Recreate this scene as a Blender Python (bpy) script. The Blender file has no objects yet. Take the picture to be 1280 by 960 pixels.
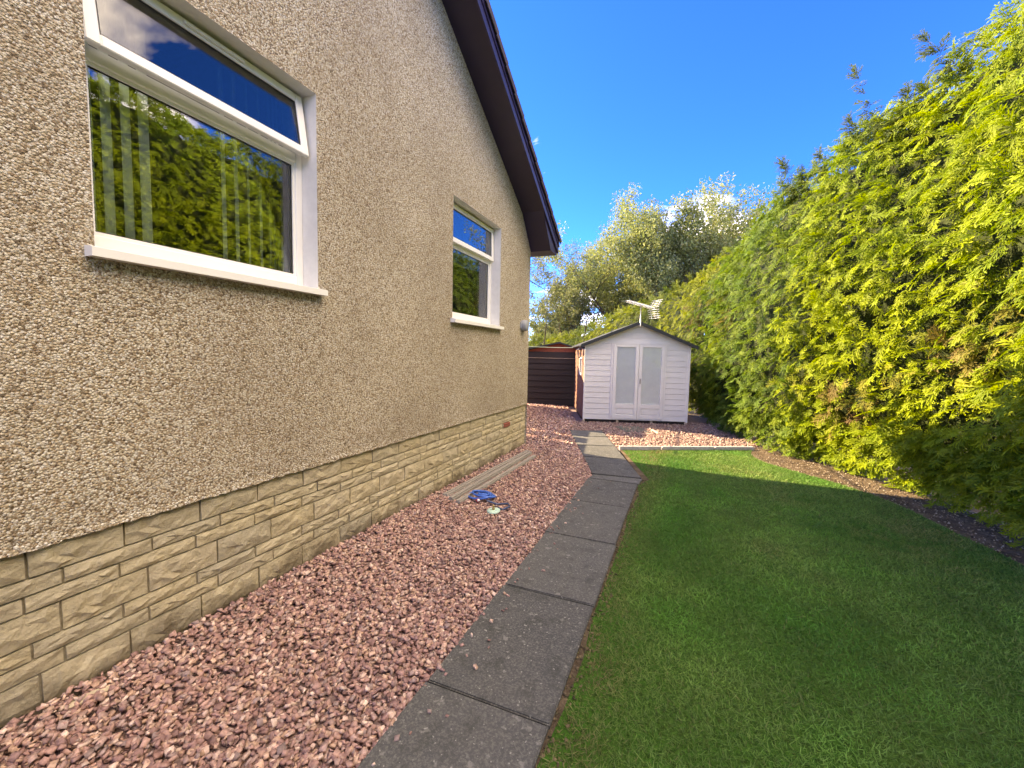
import bpy, bmesh, math, random
import numpy as np
from mathutils import Vector, Matrix
rng = np.random.default_rng(11)
random.seed(5)
S = bpy.context.scene
COL = S.collection

# ------------------------------------------------------------------ camera
CH = 1.57
RM = np.array([[0.92414942, -0.04718977, 0.37910550],
               [0.38143477, 0.05854580, -0.92253992],
               [0.02133941, 0.99716875, 0.07210489]])
cd = bpy.data.cameras.new('camera'); cam = bpy.data.objects.new('camera', cd); COL.objects.link(cam)
cd.sensor_fit = 'HORIZONTAL'; cd.sensor_width = 36; cd.lens = 36*520/1280
cd.clip_start = .02; cd.clip_end = 3000
M4 = Matrix([list(RM[0])+[0], list(RM[1])+[0], list(RM[2])+[CH], [0, 0, 0, 1]])
cam.matrix_world = M4
S.camera = cam

# ------------------------------------------------------------------ sky and sun
TOSUN = Vector((-1.63, .24, 1.0)).normalized()
EL = math.asin(TOSUN.z); AZ = math.atan2(TOSUN.x, TOSUN.y)
W = bpy.data.worlds.new('World'); S.world = W; W.use_nodes = True
nt = W.node_tree; nd = nt.nodes; lk = nt.links
for n in list(nd): nd.remove(n)
out = nd.new('ShaderNodeOutputWorld'); bg = nd.new('ShaderNodeBackground'); bg.inputs[1].default_value = .15
sky = nd.new('ShaderNodeTexSky'); sky.sky_type = 'NISHITA'; sky.sun_disc = False
sky.sun_elevation = EL; sky.sun_rotation = AZ; sky.altitude = 50; sky.air_density = .35; sky.dust_density = 0; sky.ozone_density = 3
tc = nd.new('ShaderNodeTexCoord'); sep = nd.new('ShaderNodeSeparateXYZ'); lk.new(tc.outputs['Generated'], sep.inputs[0])
def wm(op, a, b):
    m = nd.new('ShaderNodeMath'); m.operation = op
    for i, v in enumerate((a, b)):
        if isinstance(v, (int, float)): m.inputs[i].default_value = v
        elif v is not None: lk.new(v, m.inputs[i])
    return m.outputs[0]
zz = wm('ADD', wm('MAXIMUM', sep.outputs[2], 0.0), .12)
cx_ = wm('DIVIDE', sep.outputs[0], zz); cy_ = wm('DIVIDE', sep.outputs[1], zz)
cb = nd.new('ShaderNodeCombineXYZ'); lk.new(cx_, cb.inputs[0]); lk.new(cy_, cb.inputs[1])
mp = nd.new('ShaderNodeMapping'); lk.new(cb.outputs[0], mp.inputs[0]); mp.inputs['Location'].default_value = (1.22, 3.36, 0); mp.inputs['Rotation'].default_value = (0, 0, .6); mp.inputs['Scale'].default_value = (.55, .8, 1)
nz = nd.new('ShaderNodeTexNoise'); lk.new(mp.outputs[0], nz.inputs[0]); nz.inputs['Scale'].default_value = .9; nz.inputs['Detail'].default_value = 7; nz.inputs['Roughness'].default_value = .58; nz.inputs['Distortion'].default_value = .5
rp = nd.new('ShaderNodeValToRGB'); lk.new(nz.outputs[0], rp.inputs[0])
rp.color_ramp.elements[0].position = .535; rp.color_ramp.elements[0].color = (0, 0, 0, 1)
rp.color_ramp.elements[1].position = .8; rp.color_ramp.elements[1].color = (1, 1, 1, 1)
mx = nd.new('ShaderNodeMix'); mx.data_type = 'RGBA'
lk.new(rp.outputs[0], mx.inputs[0]); hsv = nd.new('ShaderNodeHueSaturation'); hsv.inputs['Saturation'].default_value = 1.33; hsv.inputs['Hue'].default_value = .52; lk.new(sky.outputs[0], hsv.inputs['Color']); lk.new(hsv.outputs[0], mx.inputs[6]); mx.inputs[7].default_value = (14.5, 14, 13.3, 1)
lk.new(mx.outputs[2], bg.inputs[0]); lk.new(bg.outputs[0], out.inputs[0])

sd = bpy.data.lights.new('sun', 'SUN'); so = bpy.data.objects.new('sun', sd); COL.objects.link(so)
sd.energy = 2.0; sd.angle = math.radians(.5); sd.color = (1, .93, .8)
so.rotation_euler = TOSUN.to_track_quat('Z', 'Y').to_euler(); so.location = (-20, 3, 14)
S.view_settings.view_transform = 'Standard'; S.view_settings.look = 'None'
S.view_settings.exposure = 3.3; S.view_settings.use_white_balance = True; S.view_settings.white_balance_temperature = 10800; S.view_settings.white_balance_tint = 12; S.view_settings.gamma = 1; S.view_settings.use_curve_mapping = False

# ------------------------------------------------------------------ helpers
def ray(x, y): return RM @ np.array([x-640, 480-y, -520.])
def pix(x, y, ax, v):                       # pixel of the photograph -> point on the plane axis = v
    d = ray(x, y); o = np.array([0, 0, CH]); return o + d*((v-o[ax])/d[ax])
def gp(x, y, z=0.0): return pix(x, y, 2, z)

def wmat(o): return (wmat(o.parent) @ o.matrix_parent_inverse @ o.matrix_basis) if o.parent else o.matrix_basis.copy()
def put(name, me, mat=None, parent=None, local=False):
    o = bpy.data.objects.new(name, me); COL.objects.link(o)
    if mat is not None and not me.materials: me.materials.append(mat)
    if parent is not None:
        o.parent = parent
        if not local: o.matrix_parent_inverse = wmat(parent).inverted()
    return o
def tag(o, label=None, cat=None, group=None, kind=None):
    if label: o['label'] = label
    if cat: o['category'] = cat
    if group: o['group'] = group
    if kind: o['kind'] = kind
    return o
def empty(name, loc, label, cat, rz=0, group=None):
    o = bpy.data.objects.new(name, None); COL.objects.link(o); o.location = loc; o.rotation_euler = (0, 0, rz); o.empty_display_size = .1
    return tag(o, label, cat, group)

class MB:
    def __init__(s): s.v = []; s.f = []; s.sm = []
    def add(s, vs, fs, smooth=False):
        n = len(s.v); s.v += [tuple(map(float, v)) for v in vs]; s.f += [tuple(i+n for i in f) for f in fs]; s.sm += [smooth]*len(fs); return s
    def box(s, a, b, M=None, bev=0):
        a = [min(p, q) for p, q in zip(a, b)], [max(p, q) for p, q in zip(a, b)]
        lo, hi = a
        if bev:
            bm = bmesh.new(); bmesh.ops.create_cube(bm, size=1)
            for v in bm.verts: v.co = Vector([(lo[i]+hi[i])/2 + v.co[i]*(hi[i]-lo[i]) for i in range(3)])
            bmesh.ops.bevel(bm, geom=bm.edges[:], offset=bev, segments=1, affect='EDGES', profile=.5)
            bm.verts.ensure_lookup_table(); vs = [v.co.copy() for v in bm.verts]; fs = [[v.index for v in f.verts] for f in bm.faces]; bm.free()
        else:
            vs = [Vector((x, y, z)) for x in (lo[0], hi[0]) for y in (lo[1], hi[1]) for z in (lo[2], hi[2])]
            fs = [(0, 1, 3, 2), (4, 6, 7, 5), (0, 4, 5, 1), (2, 3, 7, 6), (0, 2, 6, 4), (1, 5, 7, 3)]
        if M is not None: vs = [M @ v for v in vs]
        return s.add(vs, fs)
    def prism(s, poly, z0, z1, M=None):     # polygon in xy extruded in z
        n = len(poly); ar = sum(poly[i][0]*poly[(i+1) % n][1]-poly[(i+1) % n][0]*poly[i][1] for i in range(n))
        if ar < 0: poly = poly[::-1]
        vs = [Vector((p[0], p[1], z0)) for p in poly]+[Vector((p[0], p[1], z1)) for p in poly]
        fs = [tuple(range(n-1, -1, -1)), tuple(range(n, 2*n))]+[(i, (i+1) % n, n+(i+1) % n, n+i) for i in range(n)]
        if M is not None: vs = [M @ v for v in vs]
        return s.add(vs, fs)
    def tube(s, pts, r, n=8, cap=True, smooth=True):
        pts = [Vector(p) for p in pts]; rs = r if isinstance(r, (list, tuple)) else [r]*len(pts)
        vs = []; up = Vector((.13, .21, .97))
        for i, p in enumerate(pts):
            t = (pts[min(i+1, len(pts)-1)]-pts[max(i-1, 0)]).normalized()
            if abs(t.dot(up)) > .97: up = Vector((1, .1, 0))
            u = t.cross(up).normalized(); w = t.cross(u)
            for k in range(n):
                a = 2*math.pi*k/n; vs.append(p+(u*math.cos(a)+w*math.sin(a))*rs[i])
        fs = [(i*n+k, i*n+(k+1) % n, (i+1)*n+(k+1) % n, (i+1)*n+k) for i in range(len(pts)-1) for k in range(n)]
        if cap: fs += [tuple(range(n)), tuple(range((len(pts)-1)*n+n-1, (len(pts)-1)*n-1, -1))]
        return s.add(vs, fs, smooth)
    def lathe(s, prof, n=20, M=None, smooth=True):
        vs = [Vector((r*math.cos(2*math.pi*k/n), r*math.sin(2*math.pi*k/n), z)) for r, z in prof for k in range(n)]
        fs = [(i*n+k, i*n+(k+1) % n, (i+1)*n+(k+1) % n, (i+1)*n+k) for i in range(len(prof)-1) for k in range(n)]
        fs += [tuple(range(n-1, -1, -1)), tuple(range((len(prof)-1)*n, len(prof)*n))]
        if M is not None: vs = [M @ v for v in vs]
        return s.add(vs, fs, smooth)
    def mesh(s, name):
        me = bpy.data.meshes.new(name); me.from_pydata(s.v, [], s.f)
        me.polygons.foreach_set('use_smooth', s.sm); me.update(); return me
    def build(s, name, mat, parent=None, local=False): return put(name, s.mesh(name), mat, parent, local)

def np_mesh(name, V, F, colors=None, smooth=False):
    me = bpy.data.meshes.new(name); V = np.ascontiguousarray(V, dtype=np.float32); F = np.ascontiguousarray(F, dtype=np.int32)
    k = F.shape[1]
    me.vertices.add(len(V)); me.vertices.foreach_set('co', V.ravel())
    me.loops.add(F.size); me.loops.foreach_set('vertex_index', F.ravel())
    me.polygons.add(len(F)); me.polygons.foreach_set('loop_start', np.arange(0, F.size, k, dtype=np.int32))
    me.polygons.foreach_set('loop_total', np.full(len(F), k, dtype=np.int32))
    if smooth: me.polygons.foreach_set('use_smooth', np.ones(len(F), dtype=bool))
    me.update(calc_edges=True)
    if colors is not None:
        at = me.color_attributes.new('Col', 'FLOAT_COLOR', 'POINT')
        c = np.ones((len(V), 4), dtype=np.float32); c[:, :3] = colors; at.data.foreach_set('color', c.ravel())
    return me
def vnoise(x, y, seed=0):                  # smooth value noise in numpy, 0..1
    r = np.random.default_rng(seed).random((64, 64)); xi = np.floor(x).astype(int); yi = np.floor(y).astype(int)
    fx = x-xi; fy = y-yi; fx = fx*fx*(3-2*fx); fy = fy*fy*(3-2*fy); g = lambda a, b: r[a % 64, b % 64]
    return (g(xi, yi)*(1-fx)+g(xi+1, yi)*fx)*(1-fy)+(g(xi, yi+1)*(1-fx)+g(xi+1, yi+1)*fx)*fy
def fbm(x, y, seed=0): return .55*vnoise(x, y, seed)+.3*vnoise(x*2.1+5, y*2.1+9, seed+1)+.15*vnoise(x*4.3+2, y*4.3+7, seed+2)

# ------------------------------------------------------------------ materials
class Mat:
    def __init__(s, name, rough=.8, spec=.3):
        s.m = bpy.data.materials.new(name); s.m.use_nodes = True; s.t = s.m.node_tree; s.b = s.t.nodes['Principled BSDF']
        s.b.inputs['Roughness'].default_value = rough; s.b.inputs['Specular IOR Level'].default_value = spec
        s.tc = s.N('ShaderNodeTexCoord'); s.vec = s.tc.outputs['Object']
    def N(s, t): return s.t.nodes.new(t)
    def L(s, a, b): s.t.links.new(a, b)
    def world(s): g = s.N('ShaderNodeNewGeometry'); s.vec = g.outputs['Position']; return s
    def noise(s, scale, detail=4, rough=.55, dist=0, stretch=None):
        n = s.N('ShaderNodeTexNoise'); v = s.vec
        if stretch: mp = s.N('ShaderNodeMapping'); mp.inputs['Scale'].default_value = stretch; s.L(v, mp.inputs[0]); v = mp.outputs[0]
        s.L(v, n.inputs['Vector'])
        n.inputs['Scale'].default_value = scale; n.inputs['Detail'].default_value = detail; n.inputs['Roughness'].default_value = rough; n.inputs['Distortion'].default_value = dist
        return n.outputs['Fac']
    def voro(s, scale, feat='F1', rnd=1):
        n = s.N('ShaderNodeTexVoronoi'); s.L(s.vec, n.inputs['Vector']); n.inputs['Scale'].default_value = scale; n.feature = feat; n.inputs['Randomness'].default_value = rnd; return n
    def ramp(s, fac, stops, interp='LINEAR'):
        r = s.N('ShaderNodeValToRGB'); s.L(fac, r.inputs[0]); e = r.color_ramp.elements; r.color_ramp.interpolation = interp
        while len(e) < len(stops): e.new(.5)
        for k, (p, c) in enumerate(stops): e[k].position = p; e[k].color = (*c, 1) if len(c) == 3 else c
        return r.outputs[0]
    def mix(s, f, a, b, mode='MIX'):
        m = s.N('ShaderNodeMix'); m.data_type = 'RGBA'; m.blend_type = mode
        for sock, v in ((0, f), (6, a), (7, b)):
            if isinstance(v, (int, float)): m.inputs[sock].default_value = v
            elif isinstance(v, tuple): m.inputs[sock].default_value = (*v, 1)
            else: s.L(v, m.inputs[sock])
        return m.outputs[2]
    def math(s, op, a, b=0.0):
        m = s.N('ShaderNodeMath'); m.operation = op
        for i, v in enumerate((a, b)):
            if isinstance(v, (int, float)): m.inputs[i].default_value = v
            else: s.L(v, m.inputs[i])
        return m.outputs[0]
    def col(s, c):
        if isinstance(c, tuple): s.b.inputs['Base Color'].default_value = (*c, 1)
        else: s.L(c, s.b.inputs['Base Color'])
        return s
    def bump(s, h, strength=.5, dist=.01):
        b = s.N('ShaderNodeBump'); b.inputs['Strength'].default_value = strength; b.inputs['Distance'].default_value = dist; s.L(h, b.inputs['Height']); s.L(b.outputs[0], s.b.inputs['Normal']); return s
    def attr(s): a = s.N('ShaderNodeAttribute'); a.attribute_name = 'Col'; return a.outputs['Color']
    def objrand(s): return s.N('ShaderNodeObjectInfo').outputs['Random']

def simple(name, c, rough=.7, var=.15, nscale=8, bump=0, spec=.3, metal=0, stretch=None):
    m = Mat(name, rough, spec).world(); n = m.noise(nscale, 5, .6, 0, stretch); k = 1-var; q = 1+var
    m.col(m.ramp(n, [(.3, tuple(x*k for x in c)), (.7, tuple(min(1, x*q) for x in c))])); m.b.inputs['Metallic'].default_value = metal
    if bump: m.bump(n, .6, bump)
    return m.m

def m_roughcast():
    m = Mat('roughcast_dry_dash', .85, .25).world(); v = m.voro(100); v2 = m.voro(185)
    sp = m.N('ShaderNodeSeparateColor'); m.L(v.outputs['Color'], sp.inputs[0])
    sp2 = m.N('ShaderNodeSeparateColor'); m.L(v2.outputs['Color'], sp2.inputs[0])
    st = [(0, (.09, .062, .04)), (.12, (.23, .16, .10)), (.25, (.40, .305, .20)), (.4, (.53, .44, .31)), (.55, (.63, .56, .43)), (.72, (.74, .70, .59)), (.88, (.86, .84, .77))]
    c1 = m.ramp(sp.outputs[0], st, 'CONSTANT'); c2 = m.ramp(sp2.outputs[1], st, 'CONSTANT')
    edge = m.ramp(v.outputs['Distance'], [(.35, (0, 0, 0)), (.75, (1, 1, 1))])
    c = m.mix(m.math('MULTIPLY', m.ramp(m.noise(60, 2), [(.45, (0, 0, 0)), (.55, (1, 1, 1))]), .55), c1, c2)
    c = m.mix(m.math('MULTIPLY', edge, .45), c, (.26, .20, .13))
    big = m.noise(1.1, 4, .6); c = m.mix(m.math('MULTIPLY', m.ramp(big, [(.35, (1, 1, 1)), (.65, (0, 0, 0))]), .3), c, (.2, .15, .1))
    m.col(c)
    h = m.math('SUBTRACT', m.math('MULTIPLY', sp.outputs[1], .5), m.math('MULTIPLY', v.outputs['Distance'], 1.0))
    h = m.math('ADD', h, m.math('MULTIPLY', v2.outputs['Distance'], -.35)); m.bump(h, 1.0, .0075); return m.m
def m_stone():
    m = Mat('split_face_stone', .9, .2); oi = m.objrand(); g = m.N('ShaderNodeNewGeometry'); m.vec = g.outputs['Position']
    n = m.noise(9, 6, .65); n2 = m.noise(45, 5, .6)
    base = m.ramp(oi, [(0, (.54, .46, .30)), (.3, (.61, .53, .36)), (.55, (.52, .465, .335)), (.8, (.59, .51, .355)), (1, (.44, .40, .30))])
    c = m.mix(m.ramp(n, [(.35, (0, 0, 0)), (.68, (1, 1, 1))]), base, m.mix(.55, base, (.27, .225, .15), 'MIX'))
    c = m.mix(m.math('MULTIPLY', m.ramp(n2, [(.5, (0, 0, 0)), (.72, (1, 1, 1))]), .4), c, (.58, .51, .36))
    # damp earth stains low on the wall
    sp = m.N('ShaderNodeSeparateXYZ'); m.L(g.outputs['Position'], sp.inputs[0])
    low = m.math('ADD', sp.outputs[2], m.math('MULTIPLY', m.math('SUBTRACT', m.noise(3.2, 5, .6), .5), .55))
    c = m.mix(m.math('MULTIPLY', m.ramp(low, [(.03, (1, 1, 1)), (.17, (0, 0, 0))]), .72), c, (.105, .075, .045))
    m.col(c); m.bump(m.math('ADD', m.math('MULTIPLY', m.noise(26, 7, .7, .4), 1.0), m.math('MULTIPLY', n2, .4)), .9, .022); return m.m
def m_slab():
    m = Mat('concrete_paving_slab', .88, .25); oi = m.objrand(); m.world()
    n = m.noise(2.2, 6, .6); f = m.noise(95, 4, .7); sp = m.noise(21, 3, .5)
    base = m.ramp(oi, [(0, (.052, .056, .057)), (.5, (.072, .076, .077)), (1, (.096, .100, .099))])
    c = m.mix(m.ramp(n, [(.35, (0, 0, 0)), (.7, (1, 1, 1))]), base, m.mix(.4, base, (.12, .116, .108)))
    c = m.mix(m.math('MULTIPLY', m.ramp(f, [(.46, (0, 0, 0)), (.62, (1, 1, 1))]), .6), c, (.19, .19, .175))
    c = m.mix(m.math('MULTIPLY', m.ramp(sp, [(.64, (0, 0, 0)), (.70, (1, 1, 1))]), .55), c, (.27, .265, .25))
    g2 = m.noise(7, 6, .7); c = m.mix(m.math('MULTIPLY', m.ramp(g2, [(.5, (0, 0, 0)), (.66, (1, 1, 1))]), .45), c, (.04, .043, .036)); g3 = m.noise(55, 2, .5); c = m.mix(m.math('MULTIPLY', m.ramp(g3, [(.67, (0, 0, 0)), (.71, (1, 1, 1))]), .7), c, (.36, .355, .33)); v = m.voro(150); c = m.mix(m.math('MULTIPLY', m.ramp(v.outputs['Distance'], [(.1, (1, 1, 1)), (.3, (0, 0, 0))]), .5), c, (.03, .03, .032))
    m.col(c); m.bump(m.math('ADD', f, m.math('MULTIPLY', n, .6)), .55, .006); return m.m
def m_leaf(name, trans=.35, rough=.55, tint=(1, 1, 1)):
    m = Mat(name, rough, .25); a = m.attr(); c = m.mix(1.0, a, tint, 'MULTIPLY'); m.col(c)
    t = m.N('ShaderNodeBsdfTranslucent'); m.L(m.mix(1.0, c, (1.0, 1.0, .6), 'MULTIPLY'), t.inputs[0])
    mx = m.N('ShaderNodeMixShader'); mx.inputs[0].default_value = trans
    m.L(m.b.outputs[0], mx.inputs[1]); m.L(t.outputs[0], mx.inputs[2]); m.L(mx.outputs[0], m.t.nodes['Material Output'].inputs[0]); return m.m
def m_attr(name, rough=.85, nb=60):
    m = Mat(name, rough, .25).world(); n = m.noise(nb, 4, .6)
    m.col(m.mix(1.0, m.attr(), m.ramp(n, [(.3, (.7, .7, .7)), (.7, (1.2, 1.2, 1.2))]), 'MULTIPLY')); m.bump(n, .5, .004); return m.m
def m_glass(name, boost=1.5, tint=(.93, .97, .95)):
    m = Mat(name); fr = m.N('ShaderNodeFresnel'); fr.inputs[0].default_value = 1.52
    f = m.math('MINIMUM', m.math('ADD', m.math('MULTIPLY', fr.outputs[0], boost), .02), .95)
    t = m.N('ShaderNodeBsdfTransparent'); t.inputs[0].default_value = (*tint, 1); g = m.N('ShaderNodeBsdfGlossy'); g.inputs['Roughness'].default_value = 0.0
    mx = m.N('ShaderNodeMixShader'); m.L(f, mx.inputs[0]); m.L(t.outputs[0], mx.inputs[1]); m.L(g.outputs[0], mx.inputs[2])
    m.L(mx.outputs[0], m.t.nodes['Material Output'].inputs[0]); return m.m
def m_wood(name, c, var=.25, scale=(30, 1.5, 30), rough=.75, bump=.003):
    m = Mat(name, rough, .3); oi = m.objrand(); n = m.noise(3, 6, .65, .3, scale); big = m.noise(2.5, 3)
    k = m.ramp(n, [(.3, tuple(x*(1-var) for x in c)), (.7, tuple(min(1, x*(1+var)) for x in c))])
    k = m.mix(m.math('MULTIPLY', oi, .25), k, tuple(x*.72 for x in c)); k = m.mix(m.math('MULTIPLY', m.ramp(big, [(.5, (0, 0, 0)), (.8, (1, 1, 1))]), .25), k, tuple(x*.7 for x in c))
    m.col(k); m.bump(n, .6, bump); return m.m

ROUGHCAST = m_roughcast(); STONE = m_stone(); SLAB = m_slab()
MORTAR = simple('mortar', (.30, .265, .21), .95, .3, 40, .004)
WHITE = simple('white_upvc', (.80, .80, .78), .35, .03, 5, 0, .5)
REVEAL = simple('painted_reveal', (.70, .69, .67), .7, .06, 14, .001)
SOFFIT = simple('dark_brown_upvc', (.024, .014, .034), .38, .12, 6, 0, .5)
BARGE = simple('navy_purple_upvc', (.026, .018, .050), .35, .12, 6, 0, .5)
TILE = simple('concrete_roof_tile', (.050, .036, .042), .8, .3, 18, .003)
GLASS = m_glass('window_glass', 2.0)
GLASS2 = m_glass('door_glass', .7, (.99, 1, 1))
RUBBER = simple('black_gasket', (.02, .02, .02), .6, .1)
ROOM = simple('room_plaster', (.22, .20, .17), .9, .05)
BLIND = simple('blind_fabric', (.80, .86, .78), .8, .05, 30)
GROUND = simple('bare_ground', (.10, .075, .05), .95, .35, 3, .02)
def m_lawn():
    m = Mat('lawn_turf', .95, .1).world(); n = m.noise(1.3, 5, .6); n2 = m.noise(40, 4, .7)
    c = m.mix(m.ramp(n, [(.35, (0, 0, 0)), (.7, (1, 1, 1))]), (.04, .14, .018), (.07, .14, .028)); c = m.mix(m.ramp(n2, [(.4, (0, 0, 0)), (.75, (1, 1, 1))]), c, (.02, .03, .008))
    m.col(c); m.bump(n2, .8, .02); return m.m
LAWN = m_lawn()
def m_soil():
    m = Mat('garden_soil', .97, .1).world(); n = m.noise(5, 6, .65); n2 = m.noise(60, 4, .7)
    c = m.mix(m.ramp(n, [(.35, (0, 0, 0)), (.7, (1, 1, 1))]), (.085, .06, .038), (.20, .148, .10)); c = m.mix(m.math('MULTIPLY', m.ramp(n2, [(.55, (0, 0, 0)), (.8, (1, 1, 1))]), .6), c, (.33, .27, .19))
    m.col(c); m.bump(m.math('ADD', n, n2), .9, .03); return m.m
SOIL = m_soil()
BED = simple('gravel_bed', (.24, .165, .15), .95, .4, 60, .012)
CHIP = m_attr('gravel_chips'); DEBRIS = m_attr('soil_debris')
GRASS = m_leaf('grass_blades', .25, .6)
FOL = m_leaf('conifer_foliage', .42, .6); LEAF = m_leaf('broad_leaf', .5, .6)
BARK = simple('bark', (.10, .075, .055), .95, .35, 30, .006)
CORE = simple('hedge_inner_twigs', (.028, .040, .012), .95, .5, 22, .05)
WPAINT = m_wood('white_painted_board', (.80, .80, .80), .05, (2, 30, 30), .6, .002)
BROWN = m_wood('brown_stained_board', (.24, .115, .078), .25, (30, 2, 30), .75)
FELT = simple('roofing_felt', (.045, .052, .055), .95, .3, 60, .003)
BLACKW = m_wood('black_brown_board', (.030, .022, .020), .3, (2, 30, 30), .6)
RED = simple('red_brown_gable', (.34, .10, .06), .8, .15, 20, .002)
PALEW = m_wood('pale_timber', (.52, .42, .33), .2, (2, 2, 20), .8)
GREYW = m_wood('weathered_grey_timber', (.30, .275, .245), .3, (40, 1.5, 40), .85)
ALU = simple('aluminium', (.72, .72, .70), .4, .08, 20, 0, .5, .7)
BLACKM = simple('black_metal', (.02, .02, .022), .45, .2, 20, 0, .5)
GREYP = simple('grey_plastic', (.30, .32, .34), .5, .08, 10, 0, .4)
BLUE = simple('blue_hose', (.03, .13, .48), .4, .2, 30, 0, .5)
NAVY = simple('dark_blue_hose', (.05, .08, .16), .45, .2, 30, 0, .5)
MINT = simple('mint_plastic', (.45, .66, .55), .45, .06, 30, 0, .5)
BRASS = simple('brass', (.55, .40, .16), .4, .1, 30, 0, .5, .8)
REDP = simple('red_plastic', (.55, .05, .06), .45, .1, 30)
AIRBRICK = simple('terracotta', (.30, .10, .07), .85, .2, 40, .002)
CURT = simple('pale_curtain', (.86, .87, .87), .9, .04, 6)
CONC = simple('pale_concrete', (.46, .42, .40), .9, .2, 18, .004)
MATG = simple('green_grey_slab', (.10, .115, .095), .95, .35, 14, .004)
WIRE = simple('wire', (.09, .09, .09), .6, .1)
LINEW = simple('plastic_line', (.38, .47, .38), .5, .1)

# ------------------------------------------------------------------ ground
XW = -2.435
def sheet(name, poly, z, mat, label=None, kind='structure'):
    n = len(poly); ar = sum(poly[i][0]*poly[(i+1) % n][1]-poly[(i+1) % n][0]*poly[i][1] for i in range(n))
    if ar < 0: poly = poly[::-1]
    o = MB().add([(p[0], p[1], z) for p in poly], [tuple(range(n))]).build(name, mat)
    return tag(o, kind=kind)
sheet('ground', [(-900, -900), (900, -900), (900, 900), (-900, 900)], -.05, GROUND)
BORDER = [(2.62, -6), (2.64, 0), (2.62, 3), (2.54, 4.4), (2.42, 5.0), (2.25, 5.8), (1.93, 6.4), (1.26, 7.2), (1.10, 7.7), (1.16, 8.13)]
def smooth_poly(P, n=8):
    P = [np.array(p, float) for p in P]; o = []
    for i in range(len(P)-1):
        a = P[max(i-1, 0)]; b = P[i]; c = P[i+1]; d = P[min(i+2, len(P)-1)]
        for k in range(n):
            t = k/n; o.append(.5*((2*b)+(c-a)*t+(2*a-5*b+4*c-d)*t*t+(3*b-a-3*c+d)*t**3))
    o.append(P[-1]); return np.array(o)
BS = smooth_poly(BORDER)
PL0 = gp(741, 594)[:2]; PR0 = gp(803, 600)[:2]; PLF = gp(712, 538)[:2]; PRF = gp(752, 538.6)[:2]
ED0 = gp(774, 561.7)[:2]; ED1 = gp(942, 562.5)[:2]
GY = 14.0
sheet('gravel_bed', [(XW-.4, -4), (-.9, -4), (-.9, 6.2), (ED0[0]-.1, ED0[1]), tuple(ED1), (1.6, 9.2), (1.4, 12), (-3, GY), (-12, GY), (-12, 6.5), (XW-.4, 6.5)], -.02, BED)
sheet('soil_border', [(-.47, -6), (3.9, -6), (3.9, 5), (3.4, 7.2), (2.2, 9), (1.62, 9.2), tuple(ED1+np.array([0, .02])), tuple(ED0), (-.42, 5.5), (-.45, 5)], -.004, SOIL)
LAWNP = [(-.4, -6)]+[(-.425+.015*math.sin(k*1.7)+.012*math.sin(k*4.1), -6+k*.35) for k in range(33)]+[(PR0[0]+.08, PR0[1]+.05), (ED0[0]+.06, ED0[1]-.03), tuple(ED1-np.array([.03, .04]))]+[tuple(p) for p in BS[::-1][2:]]
sheet('lawn', LAWNP, .0, LAWN)

def inside(poly, X, Y):
    poly = np.array(poly); r = np.zeros(len(X), bool); j = len(poly)-1
    for i in range(len(poly)):
        xi, yi = poly[i]; xj, yj = poly[j]
        c = ((yi > Y) != (yj > Y)) & (X < (xj-xi)*(Y-yi)/(yj-yi+1e-12)+xi); r ^= c; j = i
    return r
def scatter(poly, dens, y0=-9e9, y1=9e9):
    P = np.array(poly); x0, x1 = P[:, 0].min(), P[:, 0].max(); a, b = max(y0, P[:, 1].min()), min(y1, P[:, 1].max())
    n = int((x1-x0)*(b-a)*dens); X = rng.uniform(x0, x1, n); Y = rng.uniform(a, b, n); k = inside(poly, X, Y); return X[k], Y[k]

# path slabs: three foot by two foot concrete, then a bend towards the summerhouse
path = tag(put('path', MB().prism([(-1.05, -2.95), (-.44, -2.95), (-.44, 5.4), tuple(PRF), tuple(PLF), (-1.04, 5.4)], -.06, -.012).mesh('path'), SOIL), kind='structure')
path['label'] = 'grey slab path along the gravel, bending towards the white summerhouse'
def slab(poly, z):
    bm = bmesh.new(); vs = [bm.verts.new((p[0], p[1], z+random.uniform(-.003, .003))) for p in poly]; f = bm.faces.new(vs)
    bmesh.ops.recalc_face_normals(bm, faces=[f])
    if f.normal.z < 0: f.normal_flip()
    r = bmesh.ops.extrude_face_region(bm, geom=[f]); 
    for v in [g for g in r['geom'] if isinstance(g, bmesh.types.BMVert)]: v.co.z += .045
    bmesh.ops.recalc_face_normals(bm, faces=bm.faces[:])
    top = [e for e in bm.edges if all(v.co.z > z+.03 for v in e.verts)]
    bmesh.ops.bevel(bm, geom=top, offset=.006, segments=2, affect='EDGES')
    me = bpy.data.meshes.new('slab'); bm.to_mesh(me); bm.free(); return put('slab', me, SLAB, path)
JY = [-2.02, -1.12, -.22, .68, 1.59, 2.505, 3.42, 4.33, 5.2]
for k in range(len(JY)-1):
    d = random.uniform(-.006, .006); slab([(-1.06+d, JY[k]+.004), (-.45+d, JY[k]+.004+random.uniform(-.003, .003)), (-.45+d, JY[k+1]-.004), (-1.06+d, JY[k+1]-.004)], -.03)
bl = lambda a, b, t: tuple(np.array(a)*(1-t)+np.array(b)*t)
slab([(-1.05, 5.216), (-.44, 5.216), tuple(PR0), tuple(PL0+np.array([.0, .0]))], -.03)
TS = [.012, .30, .56, .80, 1.0]
for k in range(4):
    slab([bl(PL0, PLF, TS[k]), bl(PR0, PRF, TS[k]), bl(PR0, PRF, TS[k+1]-.008), bl(PL0, PLF, TS[k+1]-.008)], -.03)

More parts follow.
